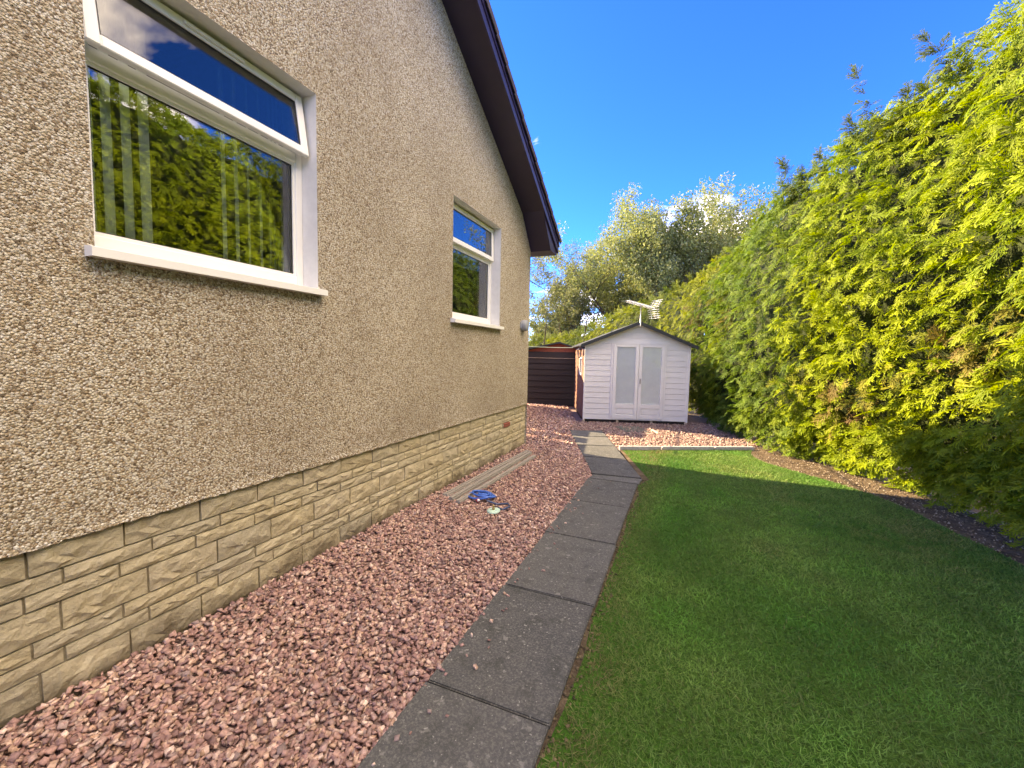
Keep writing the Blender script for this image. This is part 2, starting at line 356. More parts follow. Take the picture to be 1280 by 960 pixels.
# gravel chips
G1 = [(XW-.02, -1.0), (-1.045, -1.0), (-1.05, 5.35), tuple(PL0), tuple(PLF), (-2.3, 9.6), (-3.2, 12.2), (-4.8, 12.2), (-4.8, 6.7), (XW-.02, 6.7)]
G2 = [tuple(PRF), (-.93, 7.15), tuple(ED0+np.array([.02, .05])), tuple(ED1+np.array([0, .05])), (1.5, 9.0), (1.2, 11), (-2.3, 11), (-2.3, 9.0), tuple(PLF)]
CUBE = np.array([(x, y, z) for x in (-1, 1) for y in (-1, 1) for z in (-1, 1)], float)
CF = np.array([(0, 1, 3, 2), (4, 6, 7, 5), (0, 4, 5, 1), (2, 3, 7, 6), (0, 2, 6, 4), (1, 5, 7, 3)])
def chips(X, Y, z, size, pal, zvar):
    n = len(X); s = size*rng.uniform(.6, 1.35, n); V = CUBE[None]*(1+rng.uniform(-.45, .25, (n, 8, 3)))
    V = V*(np.stack([s, s*rng.uniform(.55, .95, n), s*rng.uniform(.26, .5, n)], 1)[:, None, :])
    a = rng.uniform(0, 6.283, n); b = rng.normal(0, .45, n); c = rng.normal(0, .45, n)
    def rot(V, i, j, t): ct, st = np.cos(t)[:, None], np.sin(t)[:, None]; A = V[..., i]*ct-V[..., j]*st; B = V[..., i]*st+V[..., j]*ct; V[..., i] = A; V[..., j] = B
    rot(V, 1, 2, b); rot(V, 0, 2, c); rot(V, 0, 1, a)
    V += np.stack([X, Y, z+rng.uniform(0, 1, n)*zvar], 1)[:, None, :]
    pal = np.array(pal); k = rng.integers(0, len(pal), n); C = pal[k]*rng.uniform(.85, 1.25, (n, 1))
    F = (CF[None]+8*np.arange(n)[:, None, None]).reshape(-1, 4)
    return V.reshape(-1, 3), F, np.repeat(C, 8, 0)
def merge(L):
    Vs, Fs, Cs, o = [], [], [], 0
    for V, F, C in L: Vs.append(V); Fs.append(F+o); Cs.append(C); o += len(V)
    return np.concatenate(Vs), np.concatenate(Fs), np.concatenate(Cs)
GP = [tuple(min(.8, q*m) for q, m in zip(c, (1.5, 1.5, 1.5))) for c in [(.38, .27, .23), (.44, .33, .28), (.27, .165, .145), (.21, .125, .115), (.32, .20, .17), (.24, .145, .13), (.18, .11, .105), (.29, .18, .155), (.27, .18, .16), (.37, .25, .195), (.22, .16, .15), (.20, .115, .10), (.31, .20, .15), (.25, .15, .135)]]
L = []
for (y0, y1, dn, sz) in ((.5, 4.2, 4500, .0126), (4.2, 7.0, 2500, .0142), (7.0, 12.2, 900, .019)):
    X, Y = scatter(G1, dn, y0, y1); k = (Y < 6.7) | (X > -.37*Y-.5); X, Y = X[k], Y[k]
    bank = np.clip(1-(X-XW)/.5, 0, 1)*.03
    L.append(chips(X, Y, -.02+bank, sz, GP, .032))
X, Y = scatter(G2, 1150, 6, 11); L.append(chips(X, Y, -.018, .018, [(.33, .215, .185), (.38, .27, .23), (.29, .185, .165), (.42, .32, .27), (.27, .17, .15)], .026))
X = -1.04+np.abs(rng.normal(0, .09, 60)); Y = rng.uniform(.9, 5.2, 60); L.append(chips(X, Y, .017, .009, GP, .004))
V, F, C = merge(L); tag(put('gravel', np_mesh('gravel', V, F, C), CHIP), 'pinkish red stone chippings between house wall, path and summerhouse', 'gravel', kind='stuff')

# grass blades
def grass(X, Y, ln, wd):
    n = len(X); a = rng.uniform(0, 6.283, n); w = wd*rng.uniform(.6, 1.3, n); l = ln*rng.uniform(.5, 1.25, n)
    lean = rng.normal(0, .75, (n, 2)); dx, dy = np.cos(a)*w, np.sin(a)*w
    z0 = np.zeros(n); A = np.stack([X-dx, Y-dy, z0], 1); B = np.stack([X+dx, Y+dy, z0], 1); T = np.stack([X+lean[:, 0]*l, Y+lean[:, 1]*l, l*.75], 1)
    V = np.stack([A, B, T], 1)
    f = np.clip((fbm(X*1.1, Y*1.1, 3)-.5)*1.9+.5, 0, 1); f2 = np.clip((fbm(X*4.5+7, Y*4.5, 8)-.5)*1.7+.5, 0, 1); d = np.clip((fbm(X*.55+3.3, Y*.55+1.7, 21)-.52)*5, 0, 1)*np.clip((f2-.35)*3, 0, 1)
    edge = np.clip(1-(X+.43)/.34, 0, 1)*np.clip(.45+f2, 0, 1); hole = np.zeros(len(X))
    for hx, hy, hr in ((.72, 3.9, .16), (1.35, 1.9, .10), (.55, 2.2, .08), (2.0, 2.5, .4), (1.7, 1.6, .3)): hole = np.maximum(hole, np.clip(1.2-np.hypot(X-hx, (Y-hy)*.8)/hr, 0, 1)*f2)
    g = np.stack([.10+.085*f, .285+.09*f2, .055+.025*f], 1)*(.62+.42*f[:, None]+.28*f2[:, None])
    dry = np.array([.25, .215, .105]); k = np.clip(.6*d+.8*edge+.75*hole+(rng.random(n) < .05)*.6, 0, 1)[:, None]
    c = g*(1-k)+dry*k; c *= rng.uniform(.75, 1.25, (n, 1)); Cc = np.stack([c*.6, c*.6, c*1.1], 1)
    return V.reshape(-1, 3), np.arange(3*n).reshape(-1, 3), Cc.reshape(-1, 3)
L = []
for (y0, y1, dn, ln, wd) in ((.5, 2.6, 19000, .021, .0022), (2.6, 4.6, 12000, .024, .0028), (4.6, 8.3, 7500, .027, .0036)):
    X, Y = scatter(LAWNP, dn, y0, y1)
    thin = fbm(X*3+1, Y*3+4, 40); keep = rng.random(len(X)) < np.clip(.35+2.2*(X+.43)/.3*thin, .2, .9); X, Y = X[keep], Y[keep]
    L.append(grass(X, Y, ln, wd))
V, F, C = merge(L); tag(put('grass', np_mesh('grass', V, F, C), GRASS), 'short mown green lawn grass beside the slab path', 'grass', kind='stuff')

# soil debris on the border strip and by the path edge
L = []
SB = [tuple(p) for p in BS]+[(1.5, 9.0), (1.9, 7.9), (2.7, 6.6), (3.0, 5.5), (3.1, 4), (3.2, 0)]
X, Y = scatter(SB, 750, 2.5, 9); X2, Y2 = X, Y; L.append(chips(X, Y, -.006, .007, [(.16, .115, .075), (.22, .165, .11), (.1, .07, .045), (.3, .24, .17), (.42, .36, .28)], .012))
X, Y = scatter([(-.45, .8), (-.36, .8), (-.36, 5.5), (-.45, 5.5)], 1400); L.append(chips(X, Y, -.008, .008, [(.12, .09, .055), (.18, .14, .08), (.08, .07, .04), (.14, .13, .05)], .012))
V, F, C = merge(L); tag(put('soil_crumbs', np_mesh('soil_crumbs', V, F, C), DEBRIS), 'brown soil crumbs and litter along the lawn edges', 'soil', kind='stuff')

# ------------------------------------------------------------------ house
RIDGE_Y, SL = 1.5, .575
ZW = lambda y: 3.53+SL*(6.63-y) if y > RIDGE_Y else 3.53+SL*(6.63-2*RIDGE_Y+y)
YB, YN = 6.62, -3.62
house = empty('house', (XW, 1.5, 0), 'beige roughcast bungalow with stone base and dark brown eaves', 'house')
W1 = (1.03, 2.25, 1.985, 3.33); W2 = (4.11, 5.41, 1.94, 3.31); PZ = .735
def gable_wall():
    b = MB(); x = XW
    def q(y0, y1, z0, z1a, z1b): b.add([(x, y0, z0), (x, y1, z0), (x, y1, z1b), (x, y0, z1a)], [(0, 1, 2, 3)])
    q(YN, W1[0], PZ, ZW(YN), ZW(W1[0])); q(W1[0], W1[1], PZ, W1[2], W1[2])
    b.add([(x, W1[0], W1[3]), (x, W1[1], W1[3]), (x, W1[1], ZW(W1[1])), (x, RIDGE_Y, ZW(RIDGE_Y)), (x, W1[0], ZW(W1[0]))], [(0, 1, 2, 3, 4)])
    q(W1[1], W2[0], PZ, ZW(W1[1]), ZW(W2[0])); q(W2[0], W2[1], PZ, W2[2], W2[2]); q(W2[0], W2[1], W2[3], ZW(W2[0]), ZW(W2[1])); q(W2[1], YB, PZ, ZW(W2[1]), ZW(YB))
    # ragged lower edge of the roughcast, standing a little proud of the stone
    ys = np.arange(YN, YB, .02); lo = [(x-.045, y, PZ-.004) for y in ys]; up = [(x, y, PZ) for y in ys]
    rg = [(x+.004+random.uniform(0, .006), y, PZ-.006+random.uniform(-.006, .004)) for y in ys]; hi = [(x+.0005, y, PZ+.03) for y in ys]
    n = len(ys); b.add(hi+rg+lo, [(i, n+i, n+i+1, i+1) for i in range(n-1)]+[(n+i, 2*n+i, 2*n+i+1, n+i+1) for i in range(n-1)])
    return b
gable_wall().build('gable_wall', ROUGHCAST, house)
MB().add([(XW, YB, -.1), (-12, YB, -.1), (-12, YB, 3.5), (XW, YB, 3.5)], [(0, 1, 2, 3)]).add([(XW, YN, -.1), (-12, YN, -.1), (-12, YN, 3.5), (XW, YN, 3.5)], [(0, 1, 2, 3)]).add([(-12, YN, -.1), (-12, YB, -.1), (-12, YB, 3.5), (-12, RIDGE_Y, 6.5), (-12, YN, 3.5)], [(0, 1, 2, 3, 4)]).build('rear_wall', ROUGHCAST, house)
# stone plinth: mortar backing with every stone a piece of its own
plinth = MB().box((XW-.25, YN+.01, -.1), (XW-.038, YB-.012, PZ-.002)).build('plinth', MORTAR, house)
def stone_mesh(th, seed):
    r = random.Random(seed); nx, nz = 8, (5 if th else 4); vs = []; fs = []
    for j in range(nz):
        for i in range(nx):
            e = (i in (0, nx-1)) or (j in (0, nz-1)); vs.append(((r.uniform(.44, .64) if e else r.choice((.55, .7, .82, .95))+r.uniform(-.1, .08)), i/(nx-1)+(0 if i in (0, nx-1) else r.uniform(-.055, .055)), j/(nz-1)+(0 if j in (0, nz-1) else r.uniform(-.09, .09))))
    for j in range(nz-1):
        for i in range(nx-1): fs.append((j*nx+i, j*nx+i+1, (j+1)*nx+i+1, (j+1)*nx+i))
    ring = [i for i in range(nx)]+[j*nx+nx-1 for j in range(1, nz)]+[(nz-1)*nx+i for i in range(nx-2, -1, -1)]+[j*nx for j in range(nz-2, 0, -1)]
    n = len(vs); vs += [(-1.2, vs[k][1], vs[k][2]) for k in ring]; m = len(ring)
    fs += [(ring[k], n+k, n+(k+1) % m, ring[(k+1) % m]) for k in range(m)]
    me = bpy.data.meshes.new('stone'); me.from_pydata(vs, [], fs); me.update(); me.materials.append(STONE); return me
TALL = [stone_mesh(True, k) for k in range(9)]; THIN = [stone_mesh(False, 50+k) for k in range(9)]
ROWS = [(True, .605, .728, [32, 154, 249, 321, 378, 425.5, 465, 498, 525, 548.5, 569, 587]),
        (False, .533, .595, [78, 189.6, 275, 342.5, 396, 440, 476, 505, 533, 555, 574, 591]),
        (False, .460, .523, [29, 149, 244, 317.5, 377, 425, 464, 497, 525, 548, 569.5]),
        (True, .322, .450, [76, 184.6, 271, 338, 392, 437, 474, 505, 530, 553.5, 572, 590]),
        (False, .250, .312, [40, 154, 246, 319, 377, 423, 462, 494, 521, 546]),
        (False, .177, .240, [81, 186, 272, 341, 392, 436, 472, 502]),
        (True, .030, .167, [51, 162.5, 251, 323, 377, 424.6, 464, 497, 523])]
air = None
for th, z0, z1, xs in ROWS:
    Y = [float(pix(x, 446+(1.57-(z0+z1)/2)*1.0, 0, XW-.03)[1]) for x in xs]
    # the column x meets the wall at nearly one Y whatever the height; use the row's own height
    Y = []
    for x in xs:
        y = 600.
        for _ in range(8):
            p = pix(x, y, 0, XW-.03); q = pix(x, y+1, 0, XW-.03); y += (((z0+z1)/2)-p[2])/(q[2]-p[2]+1e-9)
        Y.append(float(pix(x, y, 0, XW-.03)[1]))
    while Y[0] > YN+.5: Y.insert(0, Y[0]-random.uniform(.3, .48))
    while Y[-1] < YB-.5: Y.append(Y[-1]+random.uniform(.28, .44))
    Y = [YN+.02]+Y+[YB-.006]
    for a, c in zip(Y[:-1], Y[1:]):
        if c-a < .1: continue
        o = put('stone', random.choice(TALL if th else THIN), None, plinth)
        o.location = (XW-.040+random.uniform(-.003, .003), a+.005, z0); o.scale = (.029 if th else .026, c-a-.010, z1-z0)
# deep dark stain pieces and air brick
yb = float(pix(633, 535, 0, XW-.02)[1])
ab = MB().box((XW-.06, yb-.11, .462), (XW-.005, yb+.11, .523), None, .004)
for k in range(6): ab.box((XW-.0055, yb-.09+k*.033, .472), (XW-.002, yb-.074+k*.033, .513))
ab.build('air_brick', AIRBRICK, house)

def window(W, sash_tilt):
    y0, y1, z0, z1 = W; xf = XW-.14; d = .06; fw = .052
    f = MB(); zt = z0+.885
    sillt = z0+.03
    f.box((xf-d, y0, sillt), (xf, y0+fw, z1), None, .004).box((xf-d, y1-fw, sillt), (xf, y1, z1), None, .004).box((xf-d+.001, y0+fw, z1-fw), (xf-.001, y1-fw, z1), None, .004)
    f.box((xf-d+.001, y0+fw, sillt), (xf-.001, y1-fw, sillt+.07), None, .004).box((xf-d+.001, y0+fw, zt), (xf-.001, y1-fw, zt+.065), None, .004)
    # glazing beads of the fixed light
    f.box((xf-.03, y0+fw, sillt+.07), (xf-.012, y0+fw+.018, zt)).box((xf-.03, y1-fw-.018, sillt+.07), (xf-.012, y1-fw, zt)).box((xf-.03, y0+fw+.018, sillt+.07), (xf-.012, y1-fw-.018, sillt+.088)).box((xf-.03, y0+fw+.018, zt-.018), (xf-.012, y1-fw-.018, zt))
    w = f.build('window', WHITE, house)
    r = MB().add([(XW+.001, y0, z0), (xf-d, y0, z0), (xf-d, y0, z1), (XW+.001, y0, z1), (XW+.001, y1, z0), (xf-d, y1, z0), (xf-d, y1, z1), (XW+.001, y1, z1)], [(0, 1, 2, 3), (4, 7, 6, 5), (3, 2, 6, 7), (0, 4, 5, 1)])
    r.build('reveal', REVEAL, w)
    # sill with a sloping top and a drip nose
    pr = [(XW+.062, z0-.03), (XW+.062, z0+.008), (XW+.03, z0+.016), (xf-.02, z0+.035), (xf-.02, z0-.03)]
    s = MB(); ya, yb = y0-.035, y1+.03; n = len(pr); s.add([(p[0], ya, p[1]) for p in pr]+[(p[0], yb, p[1]) for p in pr], [tuple(range(n)), tuple(range(2*n-1, n-1, -1))]+[(i, n+i, n+(i+1) % n, (i+1) % n) for i in range(n)])
    s.build('sill', WHITE, w)
    MB().box((xf-.034, y0+fw+.001, sillt+.071), (xf-.026, y1-fw-.001, zt-.001)).build('pane', GLASS, w)
    # top-hung sash
    a = sash_tilt; zh = z1-.018; M = Matrix.Translation((xf+.004, 0, zh)) @ Matrix.Rotation(-a, 4, 'Y') @ Matrix.Translation((-(xf+.004), 0, -zh))
    sw = .056; b0 = zt+.028; sx0, sx1 = xf+.002, xf+.034
    sa = MB(); ys0, ys1 = y0+.022, y1-.022
    sa.box((sx0, ys0, b0), (sx1, ys0+sw, zh), M, .005).box((sx0, ys1-sw, b0), (sx1, ys1, zh), M, .005).box((sx0+.0006, ys0+sw, zh-sw), (sx1-.0006, ys1-sw, zh), M, .005).box((sx0+.0006, ys0+sw, b0), (sx1-.0006, ys1-sw, b0+sw), M, .005)
    sa.box((sx0-.02, ys0+.03, b0+.012), (sx0-.001, ys1-.03, b0+.03), M)
    sa.build('sash', WHITE, w)
    g = MB().box((sx0+.012, ys0+sw, b0+sw), (sx0+.018, ys1-sw, zh-sw), M); g.build('pane', GLASS, w)
    gs = MB()
    for (p, q) in (((sx0+.018, ys0+sw, b0+sw), (sx0+.022, ys1-sw, b0+sw+.007)), ((sx0+.018, ys0+sw, zh-sw-.007), (sx0+.022, ys1-sw, zh-sw)), ((sx0+.018, ys0+sw, b0+sw+.007), (sx0+.022, ys0+sw+.007, zh-sw-.007)), ((sx0+.018, ys1-sw-.007, b0+sw+.007), (sx0+.022, ys1-sw, zh-sw-.007))): gs.box(p, q, M)
    for (p, q) in (((xf-.026, y0+fw+.018, sillt+.088), (xf-.022, y1-fw-.018, sillt+.094)), ((xf-.026, y0+fw+.018, zt-.024), (xf-.022, y1-fw-.018, zt-.018)), ((xf-.026, y0+fw+.018, sillt+.094), (xf-.022, y0+fw+.024, zt-.024)), ((xf-.026, y1-fw-.024, sillt+.094), (xf-.022, y1-fw-.018, zt-.024))): gs.box(p, q)
    gs.build('gasket', RUBBER, w)
    c = (y0+y1)/2; MB().box((sx1-.001, c-.16, zh-.040), (sx1+.016, c+.17, zh-.022), M, .004).build('trickle_vent', WHITE, w)
    # the room behind the glass
    rm = MB(); X0, X1 = XW-3.2, xf-d-.002; ra, rb, rc, rd = y0-.5, y1+.5, z0-.9, z1+.12
    rm.add([(X0, ra, rc), (X0, rb, rc), (X0, rb, rd), (X0, ra, rd), (X1, ra, rc), (X1, rb, rc), (X1, rb, rd), (X1, ra, rd)], [(0, 1, 2, 3), (0, 4, 5, 1), (3, 2, 6, 7), (0, 3, 7, 4), (1, 5, 6, 2)])
    rm.build('room', ROOM, w)
    return w
window(W1, math.radians(9)); window(W2, math.radians(1.5))

def blind(W, xs, ws, label, xb=XW-.30):
    y0, y1, z0, z1 = W; root = empty('vertical_blind', (xb, (y0+y1)/2, z0), label, 'blind')
    MB().box((xb-.02, y0-.1, z1-.01), (xb+.02, y1+.1, z1+.03)).build('head_rail', WHITE, root)
    for x, w in zip(xs, ws):
        y = float(pix(x, 250, 0, xb)[1]); an = math.radians(random.uniform(-4, 4)) + math.radians({.06: 38, .05: 38, .04: 44, .09: 15}[w])
        M = Matrix.Translation((xb, y, 0)) @ Matrix.Rotation(an, 4, 'Z'); h = .044
        s = MB(); n = 5; cs = [(-.006*math.cos((k/(n-1)-.5)*math.pi), (k/(n-1)-.5)*2*h) for k in range(n)]
        vs = [M @ Vector((c[0], c[1], z)) for z in (z0-.02, z1-.012) for c in cs]; s.add(vs, [(k, k+1, n+k+1, n+k) for k in range(n-1)], True); s.build('slat', BLIND, root)
blind(W1, [112, 137, 161, 183, 280, 296, 311, 326, 338, 343, 348, 360], [.05, .06, .06, .06, .04, .04, .04, .04, .04, .04, .04, .09], 'white vertical blind drawn partly open behind the open-topped window')
blind(W2, [588, 594, 599, 604], [.09, .06, .06, .09], 'white vertical blind bunched at one side behind the closed window')

# roof, soffit, barge boards, verge tiles
OV = .35; YE = 7.0; zb = lambda y: ZW(y)-.005
def verge_strip(xa, xb, y0, y1, o0, o1, side=1):   # sloping bar between offsets o0, o1 above the soffit line
    A, B = zb(y0), zb(y1); return [(xa, y0, A+o0), (xb, y0, A+o0), (xb, y1, B+o0), (xa, y1, B+o0), (xa, y0, A+o1), (xb, y0, A+o1), (xb, y1, B+o1), (xa, y1, B+o1)]
HEX = [(0, 3, 2, 1), (4, 5, 6, 7), (0, 1, 5, 4), (1, 2, 6, 5), (2, 3, 7, 6), (3, 0, 4, 7)]
rf = MB()
for (ya, yb_) in ((RIDGE_Y, YE), (-4.0, RIDGE_Y)):
    rf.add(verge_strip(-12.3, XW+OV-.035, ya, yb_, .13, .19), HEX)
roof = rf.build('roof', TILE, house)
sf = MB(); 
for (ya, yb_) in ((RIDGE_Y, 6.63), (-3.6, RIDGE_Y)): sf.add(verge_strip(XW-.02, XW+OV-.002, ya, yb_, -.012, 0), HEX)
sf.build('soffit', SOFFIT, house)
bb = MB()
for (ya, yb_) in ((RIDGE_Y, YE-.02), (-3.98, RIDGE_Y)): bb.add(verge_strip(XW+OV, XW+OV+.022, ya, yb_, -.03, .16), HEX)
for (ya, yb_) in ((RIDGE_Y, YE-.02), (-3.98, RIDGE_Y)): bb.add(verge_strip(XW+OV+.022, XW+OV+.034, ya, yb_, .075, .158), HEX)
bb.build('bargeboard', BARGE, house)
# boxed end of the eaves, running along the rear wall
zc = 3.265; pe = [(YB+.002, zc), (YE-.03, zc), (YE-.03, zb(YE-.03)+.12), (YB-.42, zb(YB-.42)+.0), (YB-.42, zb(YB-.42)-.014)]
eb = MB(); n = 5; eb.add([(XW+OV-.004, p[0], p[1]) for p in pe]+[(XW+.002, p[0], p[1]) for p in pe], [(0, 1, 2, 3, 4), (9, 8, 7, 6, 5)]+[(i, n+i, n+(i+1) % n, (i+1) % n) for i in range(n)])
eb.box((-12.3, YB+.003, zc), (XW+.001, YE-.031, zc+.3))
eb.build('eaves_box', SOFFIT, house)
tl = math.hypot(.31, .31*SL); tm = None
y = YE+.02; k = 0
pitch = math.atan(SL)
tmb = MB().box((-.30, 0, 0), (0, .34, .024), None, .004).box((-.004, .002, -.055), (.012, .338, .022), None, .004); tme = tmb.mesh('tile'); tme.materials.append(TILE)
for k in range(20):
    o = put('tile', tme, None, roof); yy = YE+.03-k*.268
    if yy < RIDGE_Y+.2: break
    # the tile's long axis runs up the slope (towards -Y)
    Mx = Matrix.Translation((XW+OV+.048, yy, zb(yy)+.205)) @ Matrix.Rotation(-pitch+math.radians(3.5), 4, 'X') @ Matrix.Rotation(math.pi, 4, 'Z') @ Matrix.Scale(-1, 4, (1, 0, 0))
    o.matrix_parent_inverse = wmat(roof).inverted(); o.matrix_basis = Mx

# round grey fitting near the corner
fy = float(pix(655, 407, 0, XW+.03)[1]); fz = float(pix(655, 407, 0, XW+.03)[2])
fit = empty('wall_fitting', (XW, fy, fz), 'round grey plastic fitting on the roughcast wall beside the house corner', 'fitting')
Mf = Matrix.Translation((XW, fy, fz)) @ Matrix.Rotation(math.pi/2, 4, 'Y')
MB().lathe([(.085, -.01), (.09, .02), (.088, .075), (.07, .092), (.02, .095)], 24, Mf).build('cover', GREYP, fit)
MB().box((XW-.005, fy-.1, fz-.05), (XW+.02, fy+.0, fz+.05), None, .005).build('bracket', GREYP, fit)
MB().lathe([(.016, .0), (.016, .02), (.01, .03)], 10, Matrix.Translation((XW+.05, fy+.08, fz-.02)) @ Matrix.Rotation(-math.pi/2, 4, 'X')).build('nozzle', BLACKM, fit)

# ------------------------------------------------------------------ summerhouse
SA = gp(728, 527); SB_ = gp(860.5, 535); dv = SB_-SA; SWD = float(np.hypot(dv[0], dv[1])); SRZ = math.radians(18.5); SWD *= 1.03
sh = empty('summerhouse', (SA[0], SA[1], 0), 'white fronted wooden summerhouse with glazed double doors and black felt roof', 'summerhouse', SRZ)
SD, ZE, ZR = 2.6, 1.84, 2.34; Wd = SWD
zroof = lambda x: ZE+(ZR-ZE)*(1-abs(x-Wd/2)/(Wd/2))
fr = MB().prism([(0.02, .07), (Wd-.02, .07), (Wd-.02, ZE-.02), (Wd/2, ZR-.02), (.02, ZE-.02)], -.05, -.02, Matrix.Rotation(math.pi/2, 4, 'X'))
front = fr.build('front_wall', WPAINT, sh, True)
fd0, fd1 = Wd*.262, Wd*.772
bh = .128; nb = int((ZR-.06)/bh)+1
def clip_board(xa, xb, z0, z1):
    z1 = min(z1, ZR)
    def xl(z): return 0 if z <= ZE else (z-ZE)/(ZR-ZE)*Wd/2
    a0, a1 = max(xa, xl(z0)), max(xa, xl(z1)); b0, b1 = min(xb, Wd-xl(z0)), min(xb, Wd-xl(z1))
    if b0-a0 < .01: return None
    b1 = max(b1, a1+.002); m = MB(); t = .013; e = .003
    m.add([(a0, -t, z0+e), (b0, -t, z0+e), (b1, -t+.008, z1), (a1, -t+.008, z1), (a0, .018, z0+e), (b0, .018, z0+e), (b1, .018, z1), (a1, .018, z1)], HEX and [(0, 1, 2, 3), (7, 6, 5, 4), (0, 4, 5, 1), (1, 5, 6, 2), (2, 6, 7, 3), (3, 7, 4, 0)])
    return m
DZ = 1.835
for k in range(nb):
    z0 = .07+k*bh; z1 = z0+bh
    for (xa, xb) in (((0, fd0), (fd1, Wd)) if z0+.02 < DZ else ((0, Wd),)):
        m = clip_board(xa, xb, z0, z1)
        if m: m.build('board', WPAINT, front, True)
MB().box((0, -.03, .055), (.035, .005, ZE-.01)).build('corner_trim', WPAINT, sh, True)
MB().box((Wd-.035, -.03, .055), (Wd, .005, ZE-.01)).build('corner_trim', WPAINT, sh, True)
jm = MB().box((fd0-.012, -.034, .075), (fd0+.03, .0, DZ+.06)).box((fd1-.03, -.034, .075), (fd1+.012, .0, DZ+.06)).box((fd0+.03, -.033, DZ+.015), (fd1-.03, -.0, DZ+.059)).box((fd0+.03, -.026, .075), (fd1-.03, .0, .1)); jm.build('door_frame', WPAINT, sh, True)
def door(x0, x1):
    m = MB(); st = .075; z0, z1 = .105, DZ+.01; gl0 = .46
    m.box((x0, -.05, z0), (x0+st, -.012, z1), None, .003).box((x1-st, -.05, z0), (x1, -.012, z1), None, .003)
    m.box((x0+st, -.049, z1-.06), (x1-st, -.0125, z1), None, .003).box((x0+st, -.049, gl0-.1), (x1-st, -.0125, gl0), None, .003).box((x0+st, -.049, z0), (x1-st, -.0125, z0+.09), None, .003)
    m.box((x0+st, -.03, z0+.09), (x1-st, -.02, gl0-.1)); m.box((x0+st+.03, -.042, z0+.12), (x1-st-.03, -.03, gl0-.13), None, .004)
    d = m.build('door', WPAINT, sh, True)
    MB().box((x0+st, -.032, gl0), (x1-st, -.026, z1-.06)).build('pane', GLASS2, d, True)
    MB().add([(x0+st-.02, -.0185, gl0-.03), (x1-st+.02, -.0185, gl0-.03), (x1-st+.02, -.0185, z1-.03), (x0+st-.02, -.0185, z1-.03)], [(0, 1, 2, 3)]).build('curtain', CURT, d, True)
    return d
mid = (fd0+fd1)/2
door(fd0+.032, mid-.003); d2 = door(mid+.003, fd1-.032)
hd = MB().box((mid+.03, -.075, 1.0), (mid+.045, -.05, 1.012)).box((mid+.03, -.08, .94), (mid+.045, -.07, 1.06), None, .003); hd.build('handle', BLACKM, d2, True)
# left side: boards, window
side = MB().box((.022, .0, .07), (.05, SD, ZE)).build('side_wall', BROWN, sh, True)
wy0, wy1, wz0, wz1 = .62, 1.12, 1.12, 1.5
for k in range(14):
    z0 = .07+k*bh; z1 = min(z0+bh, ZE-.01)
    segs = [(0.01, SD)] if z1 < wz0 or z0 > wz1 else [(0.01, wy0-.03), (wy1+.03, SD)]
    for (a, b) in segs:
        MB().add([(-.0, a, z0+.006), (.0, b, z0+.006), (.010, b, z1), (.010, a, z1), (.024, a, z0+.006), (.024, b, z0+.006), (.024, b, z1), (.024, a, z1)], [(0, 3, 2, 1), (4, 5, 6, 7), (0, 1, 5, 4), (1, 2, 6, 5), (2, 3, 7, 6), (3, 0, 4, 7)]).build('board', BROWN, side, True)
sw = MB().box((-.012, wy0-.03, wz0-.05), (.03, wy0+.02, wz1+.03)).box((-.012, wy1-.02, wz0-.05), (.03, wy1+.03, wz1+.03)).box((-.011, wy0+.02, wz1-.01), (.03, wy1-.02, wz1+.03)).box((-.011, wy0+.02, wz0-.05), (.03, wy1-.02, wz0)).build('side_window', WPAINT, sh, True)
MB().box((.004, wy0+.02, wz0), (.010, wy1-.02, wz1-.01)).build('pane', GLASS, sw, True)
MB().add([(.020, wy0, wz0-.03), (.020, wy1, wz0-.03), (.020, wy1, wz1+.02), (.020, wy0, wz1+.02)], [(0, 3, 2, 1)]).build('curtain', CURT, sw, True)
MB().box((Wd-.03, .0, .07), (Wd-.004, SD, ZE)).box((.05, SD-.02, .07), (Wd-.03, SD, ZE)).build('far_walls', BROWN, sh, True)
MB().prism([(0.03, .07), (Wd-.03, .07), (Wd-.03, ZE-.02), (Wd/2, ZR-.02), (.03, ZE-.02)], -SD-.002, -SD+.02, Matrix.Rotation(math.pi/2, 4, 'X')).build('back_wall', BROWN, sh, True)
MB().box((.02, .02, -.02), (Wd-.02, SD-.02, .07)).build('floor_base', BLACKW, sh, True)
for k in range(4):
    x = .0+k*(Wd-.06)/3; MB().box((x, -.03, -.03), (x+.05, .06, .06), None, .004).build('foot', PALEW, sh, True)
rt = MB(); sl2 = (ZR-ZE)/(Wd/2); ov = .11
for sgn in (-1, 1):
    xe = Wd/2+sgn*(Wd/2+ov); zE_ = ZR-sl2*(Wd/2+ov)
    rt.add([(Wd/2, -.16, ZR+.004), (xe, -.16, zE_+.004), (xe, SD+.1, zE_+.004), (Wd/2, SD+.1, ZR+.004), (Wd/2, -.16, ZR+.032), (xe, -.16, zE_+.032), (xe, SD+.1, zE_+.032), (Wd/2, SD+.1, ZR+.032)], HEX)
rf2 = rt.build('roof', FELT, sh, True)
fb = MB()
for sgn in (-1, 1):
    xe = Wd/2+sgn*(Wd/2+ov); zE_ = ZR-sl2*(Wd/2+ov); t = .07
    fb.add([(Wd/2, -.178, ZR-t*.6), (xe, -.178, zE_-t*.6), (xe, -.161, zE_-t*.6), (Wd/2, -.161, ZR-t*.6), (Wd/2, -.178, ZR+.036), (xe, -.178, zE_+.036), (xe, -.161, zE_+.036), (Wd/2, -.161, ZR+.036)], HEX)
fb.build('fascia', FELT, sh, True)
Msh = Matrix.Translation((SA[0], SA[1], 0)) @ Matrix.Rotation(SRZ, 4, 'Z')
def shp(x, y, z): return Msh @ Vector((x, y, z))

